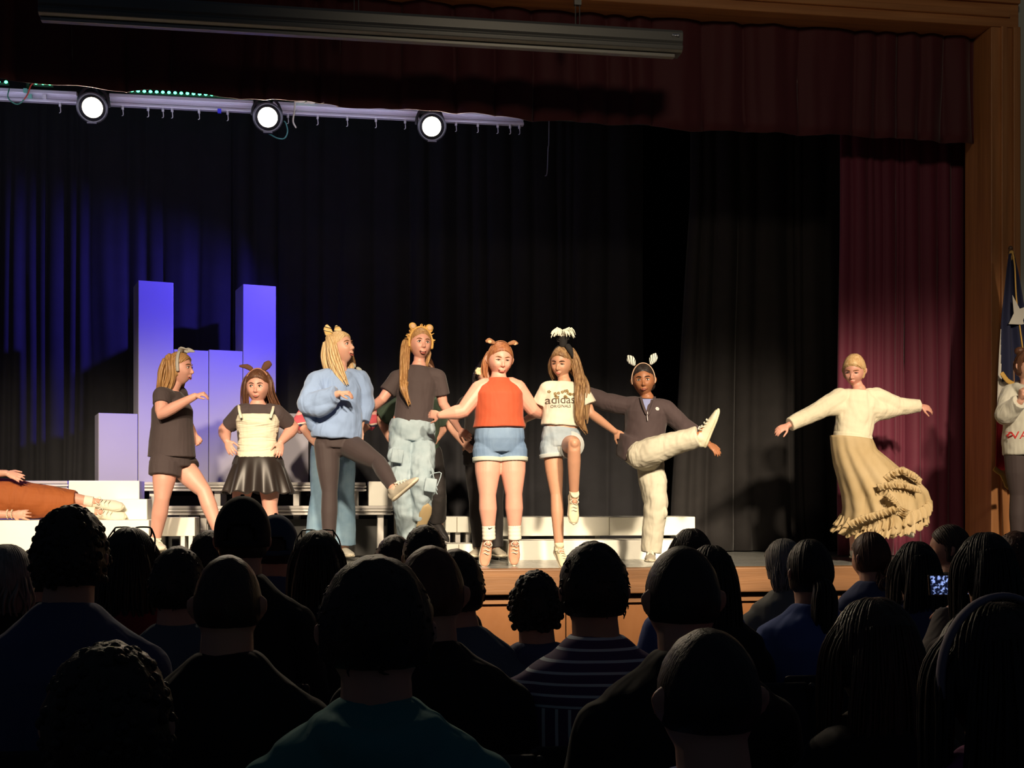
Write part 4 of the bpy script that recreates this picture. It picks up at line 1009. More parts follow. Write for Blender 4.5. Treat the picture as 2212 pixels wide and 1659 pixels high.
g = Geo(); hair_cap(g, HM, .012); tress(g, [HM @ V(q) for q in ((-.06,.05,.05),(-.085,.05,-.03),(-.09,.04,-.12))], [(.03,.03),(.03,.03),(.015,.01)], 12, .008, 2); build('hair', g, blackh, root)
g = Geo()
for k in range(6): g.ell(W(1035,802,Y-.06)+V((.016*math.cos(k),0,.016*math.sin(k))), (.016,.010,.016))
build('hair_flower', g, M('cream_petal', (.75,.68,.42), .7), root)
for a in 'RL': shoe(root, J['a'+a], J['t'+a], (0,0,1), shoe_g, sole_w, .95)

# ---- girl in orange halter top and denim shorts
Y = YD(1080, 8.50)
J = PJ(Y, dict(head=(1080,777), neck=(1077,816), pelvis=(1079,950), sR=(1036,842), sL=(1117,840), eR=(1000,888,-.02), wR=(952,897,.0), eL=(1150,884,.03), wL=(1188,900,.17),
     hR=(1054,972), hL=(1106,972), kR=(1053,1070,-.03), kL=(1110,1068,-.03), aR=(1056,1158), aL=(1112,1158), tR=(1050,1222,-.08), tL=(1115,1219,-.06)))
root, HM = person('person', 'girl in an orange sleeveless top and blue denim shorts up on tiptoe', GR, 0, J, SK2, dict(yaw=6, pitch=9, roll=2), dict(mouth='grin', squint=.45, brow=(.45,.22,.10)), w=1.06, dm=1.12, am=1.42, lm=1.20, hfat=1.30, hx=1.12, neck_r=.054, hs=1.04,
    hands=dict(R=dict(tip=W(928,894,Y+.05), n=(0,1,0), curl=.4, thumb=1), L=dict(tip=W(1204,908,Y+.24), n=(0,1,0))))
shirt(root, J, orange_k, [(.20,.188,.150),(.35,.172,.148),(.58,.172,.150),(.74,.176,.150),(.86,.150,.115),(.95,.092,.080),(1.0,.074,.068)], sleeve=None, sm=-.012, disp=.006, name='halter_top')
g = Geo(); g.ell(W(1079,916,Y-.16), (.075,.02,.014)); 
trousers(root, J, mat('blue_denim', (.12,.20,.34), .8, vscale=5, col2=(.20,.30,.45), bump=.2, bscale=250, fold=.3), [(-.20,.150,.125),(.02,.182,.150),(.18,.174,.146)], length=.50, add=(.012,.012,.012,.012,.012), lm=1.18, name='denim_shorts', disp=.005)
for a in 'RL':
    P, R = cutpath(limb_pts(J['h'+a], J['k'+a], J['a'+a]), [q*1.18+.017 for q in LEG], .36, .54); g = Geo(); g.sweep(P, R, n=24, cap='flat'); build('rolled_cuff', g, M('pale_denim_cuff', (.50,.54,.46), .85), root)
for a in 'RL':
    sock(root, J['k'+a], J['a'+a], .72, 1.08, .046, sock_w, bulge=.002); shoe(root, J['a'+a]+V((0,0,-.0)), J['t'+a], (0,-.92,.05), shoe_p, sole_w, .98, lace_w, lab='pink-tan lace-up sneaker pointing down')
c = J['kR'].lerp(J['aR'], .84)+V((.004,-.050,.01)); g = Geo(); g.sweep([c+V((-.012,0,.004)), c+V((-.006,0,-.004)), c+V((.016,0,.006))], [(.002,.001),(.004,.001),(.001,.001)], n=6, side=(0,0,1)); build('sock_mark', g, M('black_mark', (.02,.02,.02), .8), root)
g = Geo(); T = lambda *q: HM @ V(q); hair_cap(g, HM, .008, w=1.08, up=.012)
tress(g, [T(-.065,.04,.04), T(-.094,.03,-.02), T(-.096,.03,-.09), T(-.085,.02,-.135)], [(.02,.02),(.018,.02),(.018,.02),(.010,.01)], 9, .007, 3)
tress(g, [T(0,.08,.02), T(0,.10,-.05), T(0,.10,-.12)], [(.06,.03),(.06,.025),(.03,.01)], 12, .008, 3, side=(1,0,0))
build('hair', g, red_b, root)
g = Geo(); arcband(g, HM, .0, .091, .124, .006); hb = build('headband', g, M('brown_band', (.30,.13,.06), .7), root)
for sx in (-1, 1):
    g = Geo(); g.sweep([T(sx*.055,-.01,.112), T(sx*.085,-.016,.122), T(sx*.105,-.018,.118)], [(.012,.018),(.016,.026),(.010,.014)], n=14); o = build('ear', g, M('brown_fuzz', (.32,.15,.07), .9), hb)
    g = Geo(); g.ell(T(sx*.088,-.032,.116), (.014,.006,.012)); build('inner_ear', g, M('cream_fuzz', (.60,.40,.22), .9), hb)

# ---- girl in printed crop tee with skunk headband
Y = YD(1215, 8.55)
J = PJ(Y, dict(head=(1213,784), neck=(1219,824), pelvis=(1212,952), sR=(1183,842), sL=(1256,846), eR=(1166,888,.08), wR=(1136,906,.20), eL=(1276,893,-.02), wL=(1328,932,.04),
     hR=(1193,965), hL=(1230,962), kR=(1202,1068,-.02), kL=(1240,958,-.36), aR=(1205,1168), aL=(1240,1072,-.24), tR=(1211,1224,-.06), tL=(1236,1112,-.33)))
ground(J, 'R', J['aR'].x, Y-.05, .03, -.16); J['aR'].z += .04
J['tL'] = J['aL']+V((-.01,-.11,-.15))
root, HM = person('person', 'girl with a skunk headband, printed cream crop tee and pale denim shorts, one knee raised', GR, 0, J, SK4, dict(yaw=-30, pitch=12, roll=4), dict(mouth='smile', squint=.5, brow=(.10,.05,.03)), hs=.95, w=.86, lm=.86, am=.92,
    hands=dict(R=dict(tip=W(1118,914,Y+.26), n=(0,1,0)), L=dict(tip=W(1342,942,Y+.06), n=(0,1,0), thumb=-1)))
tee = shirt(root, J, whitecloth, [(.25,.152,.120),(.45,.142,.116),(.65,.142,.118),(.80,.140,.112),(.92,.112,.080),(1.0,.060,.056)], sleeve=1.25, sm=.016, am=.95, puff=(0,.014,.026,0,0), disp=.010, dscale=.07, name='crop_tee')
trousers(root, J, mat('washed_denim', (.27,.35,.42), .8, vscale=8, col2=(.40,.46,.50), bump=.2, bscale=250, fold=.5), [(-.10,.132,.11),(.05,.146,.118),(.22,.132,.112)], length=dict(R=.42,L=.55), add=(.016,.022,.03,.02,.02), lm=.9, name='denim_shorts', disp=.012, dscale=.06)
for a, t0, t1 in (('R',.30,.46), ('L',.44,.60)):
    P, R = cutpath(limb_pts(J['h'+a], J['k'+a], J['a'+a]), [q*.9+.026 for q in LEG], t0, t1); g = Geo(); g.sweep(P, R, n=24, cap='flat'); build('rolled_cuff', g, M('washed_cuff', (.48,.51,.50), .85), root)
ink = M('dark_print', (.08,.055,.035), .8)
decal('shirt_lettering', 'adidas', W(1217,869,Y-.2), (1,0,.02), (0,0,1), .082, ink, tee, tee, .003)
decal('shirt_lettering', 'ORIGINALS', W(1217,878,Y-.2), (1,0,.02), (0,0,1), .028, ink, tee, tee, .003)
g = Geo(); rnd = random.Random(3)
for k in range(16):
    x, z = rnd.uniform(-.085,.085), rnd.uniform(.0,.055)
    for q in range(5): g.ell((x+.007*math.cos(q*1.26), z+.007*math.sin(q*1.26), 0), (.005,.004,.0008), nu=8, nv=4)
me = g.mesh('shirt_print'); drop(me, W(1219,857,Y-.2), (1,0,0), (0,0,1), tee, .003); put('shirt_print', me, M('gold_brown_print', (.42,.28,.10), .8), tee)
for a in 'RL': sock(root, J['k'+a], J['a'+a], .90, 1.05, .034, M('cream_sock', (.78,.72,.52), .9))
cs = mat('cream_canvas', (.74,.68,.46), .75)
shoe(root, J['aR'], J['tR'], (0,-.55,.8), cs, sole_w, .9, lace_w, high=True, lab='cream high-top shoe'); shoe(root, J['aL'], J['tL'], (0,-.75,.35), cs, sole_w, .9, lace_w, high=True, lab='raised cream high-top shoe')
g = Geo(); T = lambda *q: HM @ V(q); hair_cap(g, HM, .010, w=.98)
tress(g, [T(.05,.05,.09), T(.092,.03,.02), W(1252,820,Y-.07), W(1252,860,Y-.13), W(1252,905,Y-.12), W(1262,925,Y-.10)], [(.03,.028),(.024,.034),(.034,.03),(.040,.025),(.034,.02),(.012,.008)], 26, .0075, 6, jitter=.8)
tress(g, [T(.02,.085,.07), T(.05,.10,-.03), W(1262,830,Y-.02), W(1266,870,Y-.04), W(1266,905,Y-.05)], [(.05,.028),(.05,.03),(.036,.03),(.032,.025),(.012,.01)], 18, .0075, 7)
tress(g, [T(-.055,.04,.07), T(-.082,.02,.0), T(-.085,.02,-.08), T(-.07,.02,-.12)], [(.02,.02),(.014,.024),(.014,.02),(.008,.01)], 8, .006, 8)
build('hair', g, hair_mat('streaked_brown_hair', (.14,.065,.028), (.42,.26,.12)), root)
g = Geo(); arcband(g, HM, .008, .088, .127, .007); hb = build('headband', g, M('black_plush', (.015,.013,.013), .9), root)
g = Geo(); rnd = random.Random(9)
base = T(.012,.0,.135)
g.sweep([base, base+V((.0,.0,.05)), base+V((-.01,-.01,.085))], [.026,.034,.022], n=14)
for k in range(40):
    a = rnd.uniform(0,6.28); q = base+V((.0,0,.02+.05*rnd.random())); g.sweep([q, q+V((math.cos(a)*.045, math.sin(a)*.03, .03*rnd.random()))], [.008,.002], n=6, sub=1)
build('skunk_body', g, M('black_plush', (.015,.013,.013), .9), hb)
g = Geo()
for k in range(70):
    a = rnd.uniform(0,6.28); q = base+V((-.015+.02*rnd.random(),-.02,.055+.03*rnd.random())); g.sweep([q, q+V((math.cos(a)*.055, math.sin(a)*.03-.01, .014+.02*rnd.random())), q+V((math.cos(a)*.080, math.sin(a)*.04-.01, -.012+.01*rnd.random()))], [.008,.006,.002], n=6, sub=2)
build('skunk_tail', g, M('white_fluff', (.80,.82,.70), .9), hb)
g = Geo(); g.sweep([T(.05,-.01,.13), T(.075,-.02,.10), T(.092,-.015,.05)], [(.022,.014),(.022,.014),(.006,.005)], n=12); build('skunk_foot', g, M('black_plush', (.015,.013,.013), .9), hb)

# ---- girl with zebra ears kicking high
Y = YD(1395, 8.72)
J = PJ(Y, dict(head=(1390,822), neck=(1398,860), pelvis=(1390,966), sR=(1350,876,.05), sL=(1438,884,-.05), eR=(1306,868,.06), wR=(1262,846,.12), eL=(1474,920,-.03), wL=(1530,958,.05),
     hR=(1403,1000,.05), hL=(1376,975,-.05), kR=(1417,1088), kL=(1442,962,-.20), aR=(1406,1188), aL=(1512,942,-.30), tR=(1398,1220,-.2), tL=(1536,902,-.40)))
J['hL'], J['hR'] = W(1384,984,Y-.10), W(1404,1000,Y+.08)
ground(J, 'R', J['aR'].x, Y, -.06, -.19)
J['tL'] = J['aL']+V((.09,-.05,.185))
Jt = dict(J); Jt['hL'] = J['pelvis']+V((.08,0,0)); Jt['hR'] = J['pelvis']-V((.08,0,0))
root, HM = person('person', 'girl with zebra ears, dark quarter-zip jacket and cream trousers kicking one leg high', GR, 0, J, SK3, dict(yaw=-16, pitch=2, roll=-3), dict(mouth='closed', lip=(.30,.08,.06), brow=(.02,.012,.01)), w=.9, lm=.95,
    prof=[(.02,.12,.10),(.38,.122,.092),(.70,.138,.102),(.90,.118,.072),(1.0,.055,.050)],
    hands=dict(R=dict(curl=.2), L=dict(tip=W(1560,984,Y-.02), n=(-.3,1,-.5), curl=.25, thumb=1, spread=.3, s=.9)))
jk = mat('dark_plum_fleece', (.055,.036,.038), .85, sheen=.15, fold=.45, bump=.08, bscale=250)
def jx(g): g.sweep([W(1360,940,Y), W(1350,975,Y+.02), W(1342,990,Y+.03)], [(.09,.12),(.06,.12),(.035,.09)], side=(1,0,0), n=18, cap='flat')
jk_o = shirt(root, Jt, jk, [(-.12,.140,.130),(.10,.150,.132),(.4,.152,.126),(.70,.158,.124),(.88,.130,.090),(.985,.078,.072)], sleeve=3.75, sm=.020, puff=(0,.008,.010,.010,.006), disp=.012, name='jacket', extra=jx)
a = W(1386,862,Y-.075); b = W(1412,862,Y-.075); c = W(1399,893,Y-.125); g = Geo(); g.add([a, b, c, a+V((0,.02,0)), b+V((0,.02,0)), c+V((0,.02,0))], [(0,1,2),(5,4,3),(0,3,4,1),(1,4,5,2),(2,5,3,0)])
o = build('undershirt', g, M('lilac_cotton', (.22,.25,.46), .85), root, False)
g = Geo(); g.sweep(WP([(1399,890),(1398,898)], Y-.135)+[W(1399,908,Y-.138)], [.003]*3, n=6); build('zip', g, M('pale_zip', (.62,.60,.62), .5), root)
g = Geo(); g.sweep([W(1384,858,Y-.06), W(1390,878,Y-.115), W(1399,896,Y-.132), W(1409,876,Y-.115), W(1414,858,Y-.06)], [(.010,.006)]*5, n=8); build('collar', g, jk, root)
g = Geo(); g.ell((0,0,0), (.016,.014,.001), nu=6); me = g.mesh('patch'); drop(me, W(1427,881,Y-.2), (1,0,0), (0,0,1), jk_o, .003); put('chest_patch', me, M('pale_patch', (.70,.62,.60), .7), jk_o)
crp = mat('cream_cargo_twill', (.56,.53,.42), .85, fold=.5, bump=.1, bscale=250)
def cg(g):
    g.ell(W(1400,975,Y), (.12,.12,.085)); g.sweep([W(1378,978,Y-.04), W(1400,990,Y)], [.11,.10], n=16)
    g.ell(W(1436,1108,Y-.06), (.02,.03,.04))
trousers(root, J, crp, [(-.1,.10,.10),(.0,.11,.11)], length=dict(R=4.0,L=3.92), add=(.016,.026,.036,.028,.042), lm=1.02, name='cargo_trousers', disp=.014, dscale=.07, extra=cg)
shoe(root, J['aR'], J['tR'], (0,0,1), shoe_g, sole_w, .95, lace_w)
shoe(root, J['aL'], J['tL'], (-.80,.10,.30), mat('cream_sneaker', (.60,.57,.43), .7), mat('cream_sole', (.58,.54,.38), .7), 1.05, lace_w, lab='cream sneaker at the end of the kick, sole to the right')
g = Geo(); hair_cap(g, HM, .004, back=.016, up=.008); g.ell(HM @ V((.05,.10,-.035)), (.034,.034,.036)); build('hair', g, blackh, root)
T = lambda *q: HM @ V(q)
g = Geo(); arcband(g, HM, -.004, .084, .122, .008); hb = build('headband', g, M('peach_band', (.62,.42,.30), .8), root)
zeb = stripe_mat('zebra_plush', [(0,(.72,.76,.70)),(.48,(.02,.02,.02)),(.75,(.72,.76,.70))], 70, 'X', .8, .12)
for sx, tilt in ((-1,-.35), (1,.15)):
    g = Geo(); R_ = HM.to_3x3().normalized(); b = T(sx*.060,-.008,.118); up = R_ @ V((sx*.5+tilt*.3,0,1)).normalized()
    g.sweep([b, b+up*.028, b+up*.055, b+up*.078], [(.012,.009),(.028,.012),(.028,.010),(.008,.005)], side=R_ @ V((1,0,-.4*sx)), n=14); build('ear', g, zeb, hb)

# ---- dancer in cream sweater and ruffled tan skirt
Y = YD(1845, 9.20)
J = PJ(Y, dict(head=(1845,801), neck=(1856,842), pelvis=(1840,960), sR=(1815,858), sL=(1893,858), eR=(1766,888,-.02), wR=(1702,919,-.05), eL=(1938,878,.03), wL=(1988,877,.05),
     hR=(1822,975), hL=(1862,975), kR=(1846,1080,-.05), kL=(1885,1070,.05), aR=(1846,1180), aL=(1950,1120,.28), tR=(1835,1212,-.2), tL=(1968,1132,.30)))
ground(J, 'R', J['aR'].x, Y, -.03, -.20)
J['tL'] = J['aL']+V((.10,.02,-.13))
root, HM = person('person', 'blond dancer in a cream sweater and ruffled tan skirt, arms spread wide', GR, 0, J, SK2, dict(yaw=-36, pitch=17, roll=4), dict(mouth='smile', squint=.5, brow=(.45,.28,.14)), w=.92,
    hands=dict(R=dict(tip=W(1673,932,Y-.07), n=(.3,.8,-.6), curl=.45, thumb=1, spread=.3), L=dict(tip=W(2013,884,Y+.05), n=(0,.8,-.6), curl=.35, thumb=-1, spread=.3)))
def bat(g):
    g.sweep([W(1870,880,Y), W(1896,884,Y+.01), W(1930,886,Y+.02), W(1955,882,Y+.03)], [.11,.088,.060,.04], n=18)
    g.sweep([W(1872,915,Y), W(1886,900,Y), W(1915,896,Y+.01)], [.05,.05,.03], n=14)
    g.sweep([W(1835,888,Y), W(1812,880,Y-.01), W(1785,887,Y-.02)], [.09,.064,.048], n=16)
cream_k = mat('cream_knit', (.78,.72,.54), .9, sheen=.2, fold=.4, bump=.2, bscale=180)
shirt(root, J, cream_k, [(.10,.140,.118),(.20,.148,.122),(.30,.148,.122),(.38,.150,.118),(.60,.152,.120),(.78,.150,.112),(.90,.130,.086),(.99,.080,.072)], sleeve=3.9, sm=.020, puff=(.01,.012,.014,.010,.008), disp=.014, dscale=.09, extra=bat, name='sweater')
g = Geo(); p, r, s = torso_pts(J, [(.0,.150,.126),(.08,.152,.126),(.18,.150,.124)]); g.sweep(p, r, side=s, n=28, cap='flat', sub=4); build('waistband', g, cream_k, root)
cx5 = lambda X: 1620+X/2.963
cy5 = lambda Yq: 700+Yq/2.963
skm = mat('tan_skirt_cloth', (.46,.34,.17), .8, vscale=5, col2=(.54,.42,.24), fold=.45, fscale=5, fstretch=(1,1,.3), bump=.08, bscale=250)
skr = [((520,712),(775,742),.135),((528,800),(800,800),.15),((545,900),(885,870),.19),((575,1000),(960,935),.22),((600,1100),(1040,985),.25),((608,1180),(1100,1050),.27),((600,1250),(1120,1120),.28),((580,1310),(1090,1210),.28)]
def skring(t, amp, nf, k=1.0, n=200, off=0.0, ph0=0.0, low=0.0):
    f = t*(len(skr)-1); i = min(len(skr)-2, int(f)); q = f-i
    l = V(skr[i][0]).lerp(V(skr[i+1][0]), q); r = V(skr[i][1]).lerp(V(skr[i+1][1]), q); b = lerp(skr[i][2], skr[i+1][2], q)
    A = W(cx5(l.x), cy5(l.y)+low, Y); B = W(cx5(r.x), cy5(r.y)+low, Y); c = (A+B)/2; a = (B-A)/2; out = []
    for j in range(n):
        ph = 2*math.pi*j/n; w = 1+amp*math.sin(ph*nf+ph0+2.2*math.sin(ph*3))+.5*amp*math.sin(ph*(nf*1.7)+1.3)
        e = a*math.cos(ph)*k*w+V((0,1,0))*b*k*math.sin(ph)*w
        out.append(c+e+V((0,-.06*math.sin(math.pi*max(0,t))*0, off*math.sin(ph*nf*2)-.09*t*max(0,-math.sin(ph)))))
    return out
rings = [skring(j/40, .012+.055*(j/40)**1.3, 8) for j in range(41)]
sk = rings_surf('skirt', rings, skm, root)
def ruffle(t0, t1, k0, k1, nf, seed, low=0):
    rr = []
    for j in range(8):
        q = j/7; rr.append(skring(lerp(t0,t1,q), .025+.05*q, nf, lerp(k0,k1,q), n=420, off=.010*q, ph0=seed, low=low))
    o = rings_surf('ruffle', rr, skm, sk, .003)
ruffle(.80, .93, 1.01, 1.05, 38, 0); ruffle(.90, 1.03, 1.0, 1.06, 32, 2.0)
# tiered frill running down the back right side of the skirt
def frill(path, w0, seed, dy):
    rnd = random.Random(seed); P = WP(path, Y+dy); n = 90; top = []; bot = []
    vs = []; fs = []
    for i in range(n+1):
        f = i/n*(len(P)-1); k = min(len(P)-2, int(f)); q = f-k; p = P[k].lerp(P[k+1], q)
        t = (P[min(len(P)-1,k+1)]-P[k]).normalized(); o_ = V((t.z,0,-t.x))
        if o_.z > 0: o_ = -o_
        for j in range(6):
            s_ = j/5; vs.append(p+o_*w0*s_+V((0,-.02-.035*s_*math.sin(i*.95+math.sin(i*.3))*1.0-.02*s_,0))+t*(.012*s_*math.cos(i*.95)))
    for i in range(n):
        for j in range(5): a_ = i*6+j; fs.append((a_,a_+1,a_+7,a_+6))
    gg = Geo(); gg.add(vs, fs); o = put('frill', gg.mesh('frill'), skm, sk); s2 = o.modifiers.new('s','SOLIDIFY'); s2.thickness = .003
frill([(1905,1030),(1925,1014),(1948,1008),(1975,1022),(1990,1036)], .055, 1, -.20)
frill([(1890,1046),(1925,1040),(1955,1042),(1985,1052)], .05, 2, -.245)
frill([(1915,1062),(1935,1080),(1945,1095),(1935,1112)], .05, 3, -.28)
frill([(1826,1128),(1860,1112),(1895,1104),(1935,1090)], .05, 4, -.30)
g = Geo(); T = lambda *q: HM @ V(q); hair_cap(g, HM, .013, w=1.0, part=.0, hl=.060, full=.3); g.ell(T(0,.105,.02), (.040,.034,.040)); g.ell(T(0,.12,-.01), (.03,.03,.04))
for k in range(8): a = k*.8; g.sweep([T(.03*math.cos(a),.12,.02+.03*math.sin(a)), T(.035*math.cos(a+.8),.135,.02+.035*math.sin(a+.8))], [.010,.008], n=6)
build('hair', g, hair_mat('pale_blond_hair', (.50,.30,.12), (.72,.52,.28)), root)
g = Geo(); g.ell(T(.035,.098,.045), (.012,.03,.02), HM.to_3x3().normalized()); g.ell(T(.040,.110,.028), (.012,.02,.018), HM.to_3x3().normalized()); build('hair_clip', g, M('pearl_clip', (.78,.72,.58), .4), root)
for a in 'RL': shoe(root, J['a'+a], J['t'+a], (0,0,1) if a == 'R' else (.6,.2,.7), shoe_w, sole_w, .95)

# ---- person at the right edge in a grey sweatshirt
Y = YD(2212, 8.75)-.12
J = PJ(Y, dict(head=(2218,792), neck=(2219,832), pelvis=(2219,965), sR=(2184,850), sL=(2256,850), eR=(2172,896,-.06), wR=(2205,866,-.20), eL=(2268,896,-.06), wL=(2240,870,-.2),
     hR=(2198,975), hL=(2242,975), kR=(2200,1070), kL=(2242,1070), aR=(2198,1170), aL=(2242,1170), tR=(2190,1210,-.2), tL=(2248,1210,-.2)))
ground(J, 'R', J['aR'].x, Y, -.04, -.19); ground(J, 'L', J['aL'].x, Y, .04, -.19)
root, HM = person('person', 'person in a pale grey hooded sweatshirt cut by the right edge of the picture', GR, 0, J, SK1, dict(yaw=12), dict(mouth='open', brow=(.10,.06,.04)), hx=.95,
    hands=dict(R=dict(tip=W(2206,836,Y-.22), n=(1,0,-.3), curl=.9, thumb=-1), L=dict(tip=W(2238,840,Y-.22), n=(-1,0,-.3), curl=.9, thumb=1)))
gry = mat('pale_grey_fleece', (.52,.51,.43), .9, sheen=.2, fold=.5, bump=.1, bscale=200)
def hd(g): g.sweep([W(2196,836,Y-.05), W(2219,846,Y-.12), W(2242,836,Y-.05)], [.035,.04,.035], n=14); g.ell(W(2219,838,Y+.09), (.11,.06,.07))
sw = shirt(root, J, gry, [(-.14,.172,.13),(-.09,.180,.140),(.2,.176,.142),(.5,.165,.135),(.75,.160,.125),(.90,.130,.09),(1.0,.072,.066)], sleeve=3.9, sm=.024, puff=(0,.008,.014,.008,.006), disp=.014, extra=hd, name='sweatshirt')
decal('shirt_lettering', 'WALT', W(2227,946,Y-.2), (1,0,0), (0,0,1), .075, M('red_print', (.55,.03,.03), .7), sw, sw, .004)
trousers(root, J, legging, [(-.12,.135,.11),(.05,.150,.118),(.15,.13,.108)], length=4, add=(.012,.010,.008,.008,.008), name='leggings', disp=.002)
g = Geo(); hair_cap(g, HM, .007, back=.026, up=.008); g.ell(HM @ V((0,.07,.12)), (.035,.035,.03)); build('hair', g, brown, root)
for a in 'RL': shoe(root, J['a'+a], J['t'+a], (0,0,1), shoe_blk, sole_w, .95)
# ================================================================== audience
HD = mat('dark_hair', (.016,.013,.012), .5, stretch=(6,6,.6), vscale=14, col2=(.03,.024,.02), bump=.3, bscale=30)
HB = mat('dark_brown_hair', (.035,.022,.016), .45, stretch=(6,6,.6), vscale=14, col2=(.06,.035,.025), bump=.3, bscale=30)
HG = mat('grey_hair', (.20,.19,.18), .6, stretch=(6,6,.6), vscale=14, col2=(.34,.32,.30), bump=.3, bscale=30)
HR = mat('brown_red_hair', (.08,.032,.02), .5, stretch=(3,3,.6), vscale=14, col2=(.13,.055,.035), bump=.4, bscale=30)
def cloth(n, c): return M('cloth_'+n, c, .88, sheen=.1, fold=.4)
chair_m = mat('chair_shell', (.012,.012,.014), .55); chair_f = mat('chair_frame', (.05,.05,.055), .4, metal=.5)
CHAIR = None
def chair(x, y, rz, lab):
    global CHAIR
    if CHAIR is None:
        root = empty('folding_chair', (0,0,0))
        R2 = Matrix.Rotation(-.12,3,'X')
        g = Geo(); g.box((0,.0,.385), (.42,.38,.03)); build('seat', g, chair_m, root, False, .012)
        g = Geo(); g.box((0,-.265,.72), (.42,.02,.26), R2); build('backrest', g, chair_m, root, False, .008)
        for sx in (-1,1):
            g = Geo(); g.sweep([(sx*.215,.20,.0),(sx*.215,-.10,.40),(sx*.215,-.275,.84)], [.011,.011,.011], n=8, smooth=False); build('leg', g, chair_f, root)
            g = Geo(); g.sweep([(sx*.195,-.25,.0),(sx*.195,.12,.38)], [.011,.011], n=8); build('leg', g, chair_f, root)
        CHAIR = [root, list(root.children)]; o = root
    else:
        o = CHAIR[0].copy(); COL.objects.link(o)
        for ch in CHAIR[1]: c = ch.copy(); COL.objects.link(c); c.parent = o
    o.location = (x, y, 0); o.rotation_euler = (0,0,rz); tag(o, lab, 'chair', 'folding chairs under the audience')
    return o
AUD = 'audience seen from behind in the dark'
def aud(label, px, top, d, shirt_m, hair_m=HD, style='short', hw=1.0, sh=.40, nr=1.12, yaw=0, pitch=0, skin=SK1, hood=False, collar=False, length=.30, lean=0.0, arms=None, body=1.0, hs=1.0, ears=True, sit=True, rows=None):
    """a seated person seen from behind; px = centre of the head, top = top of the head in the photo"""
    sh -= .10
    C = WD(px, top, d); x, y = C.x, C.y; zt = C.z
    face_a = 180+yaw-math.degrees(TH)*0
    hz = zt-.124*hs-.004
    J = dict(head=V((x, y, hz)), neck=V((x-lean*.3, y-.03, hz-.112*hs)))
    nz = J['neck'].z-.02; pz = .535; zs = (nz-pz)/.56
    f = V((0,1,0)); r = V((1,0,0))
    J['pelvis'] = V((x-lean, y-.06, pz))
    # the person faces +y: the left shoulder is on the -x side
    J['sL'] = J['neck']+V((-sh/2, -.01, -.165)); J['sR'] = J['neck']+V((sh/2, -.01, -.165))
    ez = nz-.055-.27
    J['eL'] = J['sL']+V((-.045, .06, -.23)); J['eR'] = J['sR']+V((.045, .06, -.23))
    J['wL'] = V((x-.09, y+.27, pz+.12)); J['wR'] = V((x+.09, y+.27, pz+.12))
    for a, s_ in (('L',-1),('R',1)):
        J['h'+a] = J['pelvis']+V((s_*.09, .02, -.02)); J['k'+a] = J['pelvis']+V((s_*.11, .36, -.03)); J['a'+a] = V((J['k'+a].x, J['k'+a].y-.05, .09)); J['t'+a] = J['a'+a]+V((0,.15,-.065))
    if arms: arms(J)
    J['face_dir'] = V((0,1,0))
    HM = headM(J['head'], yaw=face_a, pitch=pitch, s=hs)
    root = empty('person', (J['pelvis'].x, J['pelvis'].y, 0), label, 'person', AUD)
    g = Geo(); p, rr, s = torso_pts(J, TB, body, body); g.sweep(p, rr, side=s, n=18, sub=3)
    ss, _ = frame(J); nb = J['neck']; T = lambda *q: HM @ V(q)
    g.sweep([nb-V((0,0,.03)), nb, T(0,.012,-.060), T(0,.01,-.02)], [.058*hs*nr,.055*hs*nr,.053*hs*nr,.05*hs], n=14)
    for a in 'LR':
        S = J['s'+a]; g.sweep([nb-V((0,0,.03)), nb.lerp(S,.6)-V((0,0,.012)), S], [.045,.052,.05], n=12)
        g.sweep(limb_pts(S, J['e'+a], J['w'+a]), ARM, n=12, sub=2, smooth=False)
        g.sweep(limb_pts(J['h'+a], J['k'+a], J['a'+a]), LEG, n=12, sub=2, smooth=False)
        hand(g, J['w'+a], J['w'+a]+V((.1 if a == 'L' else -.1, .22, -.04)), V((0,.1,-1)), .3, 1 if a == 'L' else -1, 1.0)
        g.sweep([J['a'+a], J['t'+a]], [.03,.025], n=8)
    head(g, HM, 1.1, hw)
    fused('body', g, skin, root, .0065, 2)
    for a in 'RL': shoe(root, J['a'+a], J['t'+a], (0,0,1), shoe_blk, sole_w)
    def ex(g):
        if collar: g.sweep([nb-V((0,0,.035)), nb+V((0,.0,.012))], [.078,.066], n=20, cap='flat')
        if hood:
            g.sweep([nb+V((-.085,.03,-.045)), nb+V((-.085,-.05,-.05)), nb+V((0,-.105,-.085)), nb+V((.085,-.05,-.05)), nb+V((.085,.03,-.045))], [.025,.042,.060,.042,.025], n=14, sub=5)
    b = body
    st = shirt(root, J, shirt_m, [(-.02,.185*b,.145*b),(.25,.170*b,.135*b),(.5,.172*b,.130*b),(.72,.182*b,.130*b),(.86,.165*b,.105*b),(.95,.110,.085),(1.02,.066,.064)], sleeve=3.9, sm=.026, puff=(.004,.008,.010,.008,.006), disp=.014, dscale=.13, voxel=.009, extra=ex, name='hoodie' if hood else 'shirt')
    trousers(root, J, M('dark_trousers', (.02,.022,.03), .85), [(-.05,.14,.12),(.02,.175,.135),(.10,.165,.13)], length=3.95, add=(.016,.014,.018,.02,.03), voxel=.011)
    # hair
    g = Geo(); seed = int(px)+int(top); rnd = random.Random(seed); R_ = HM.to_3x3().normalized(); X = R_ @ V((1,0,0))
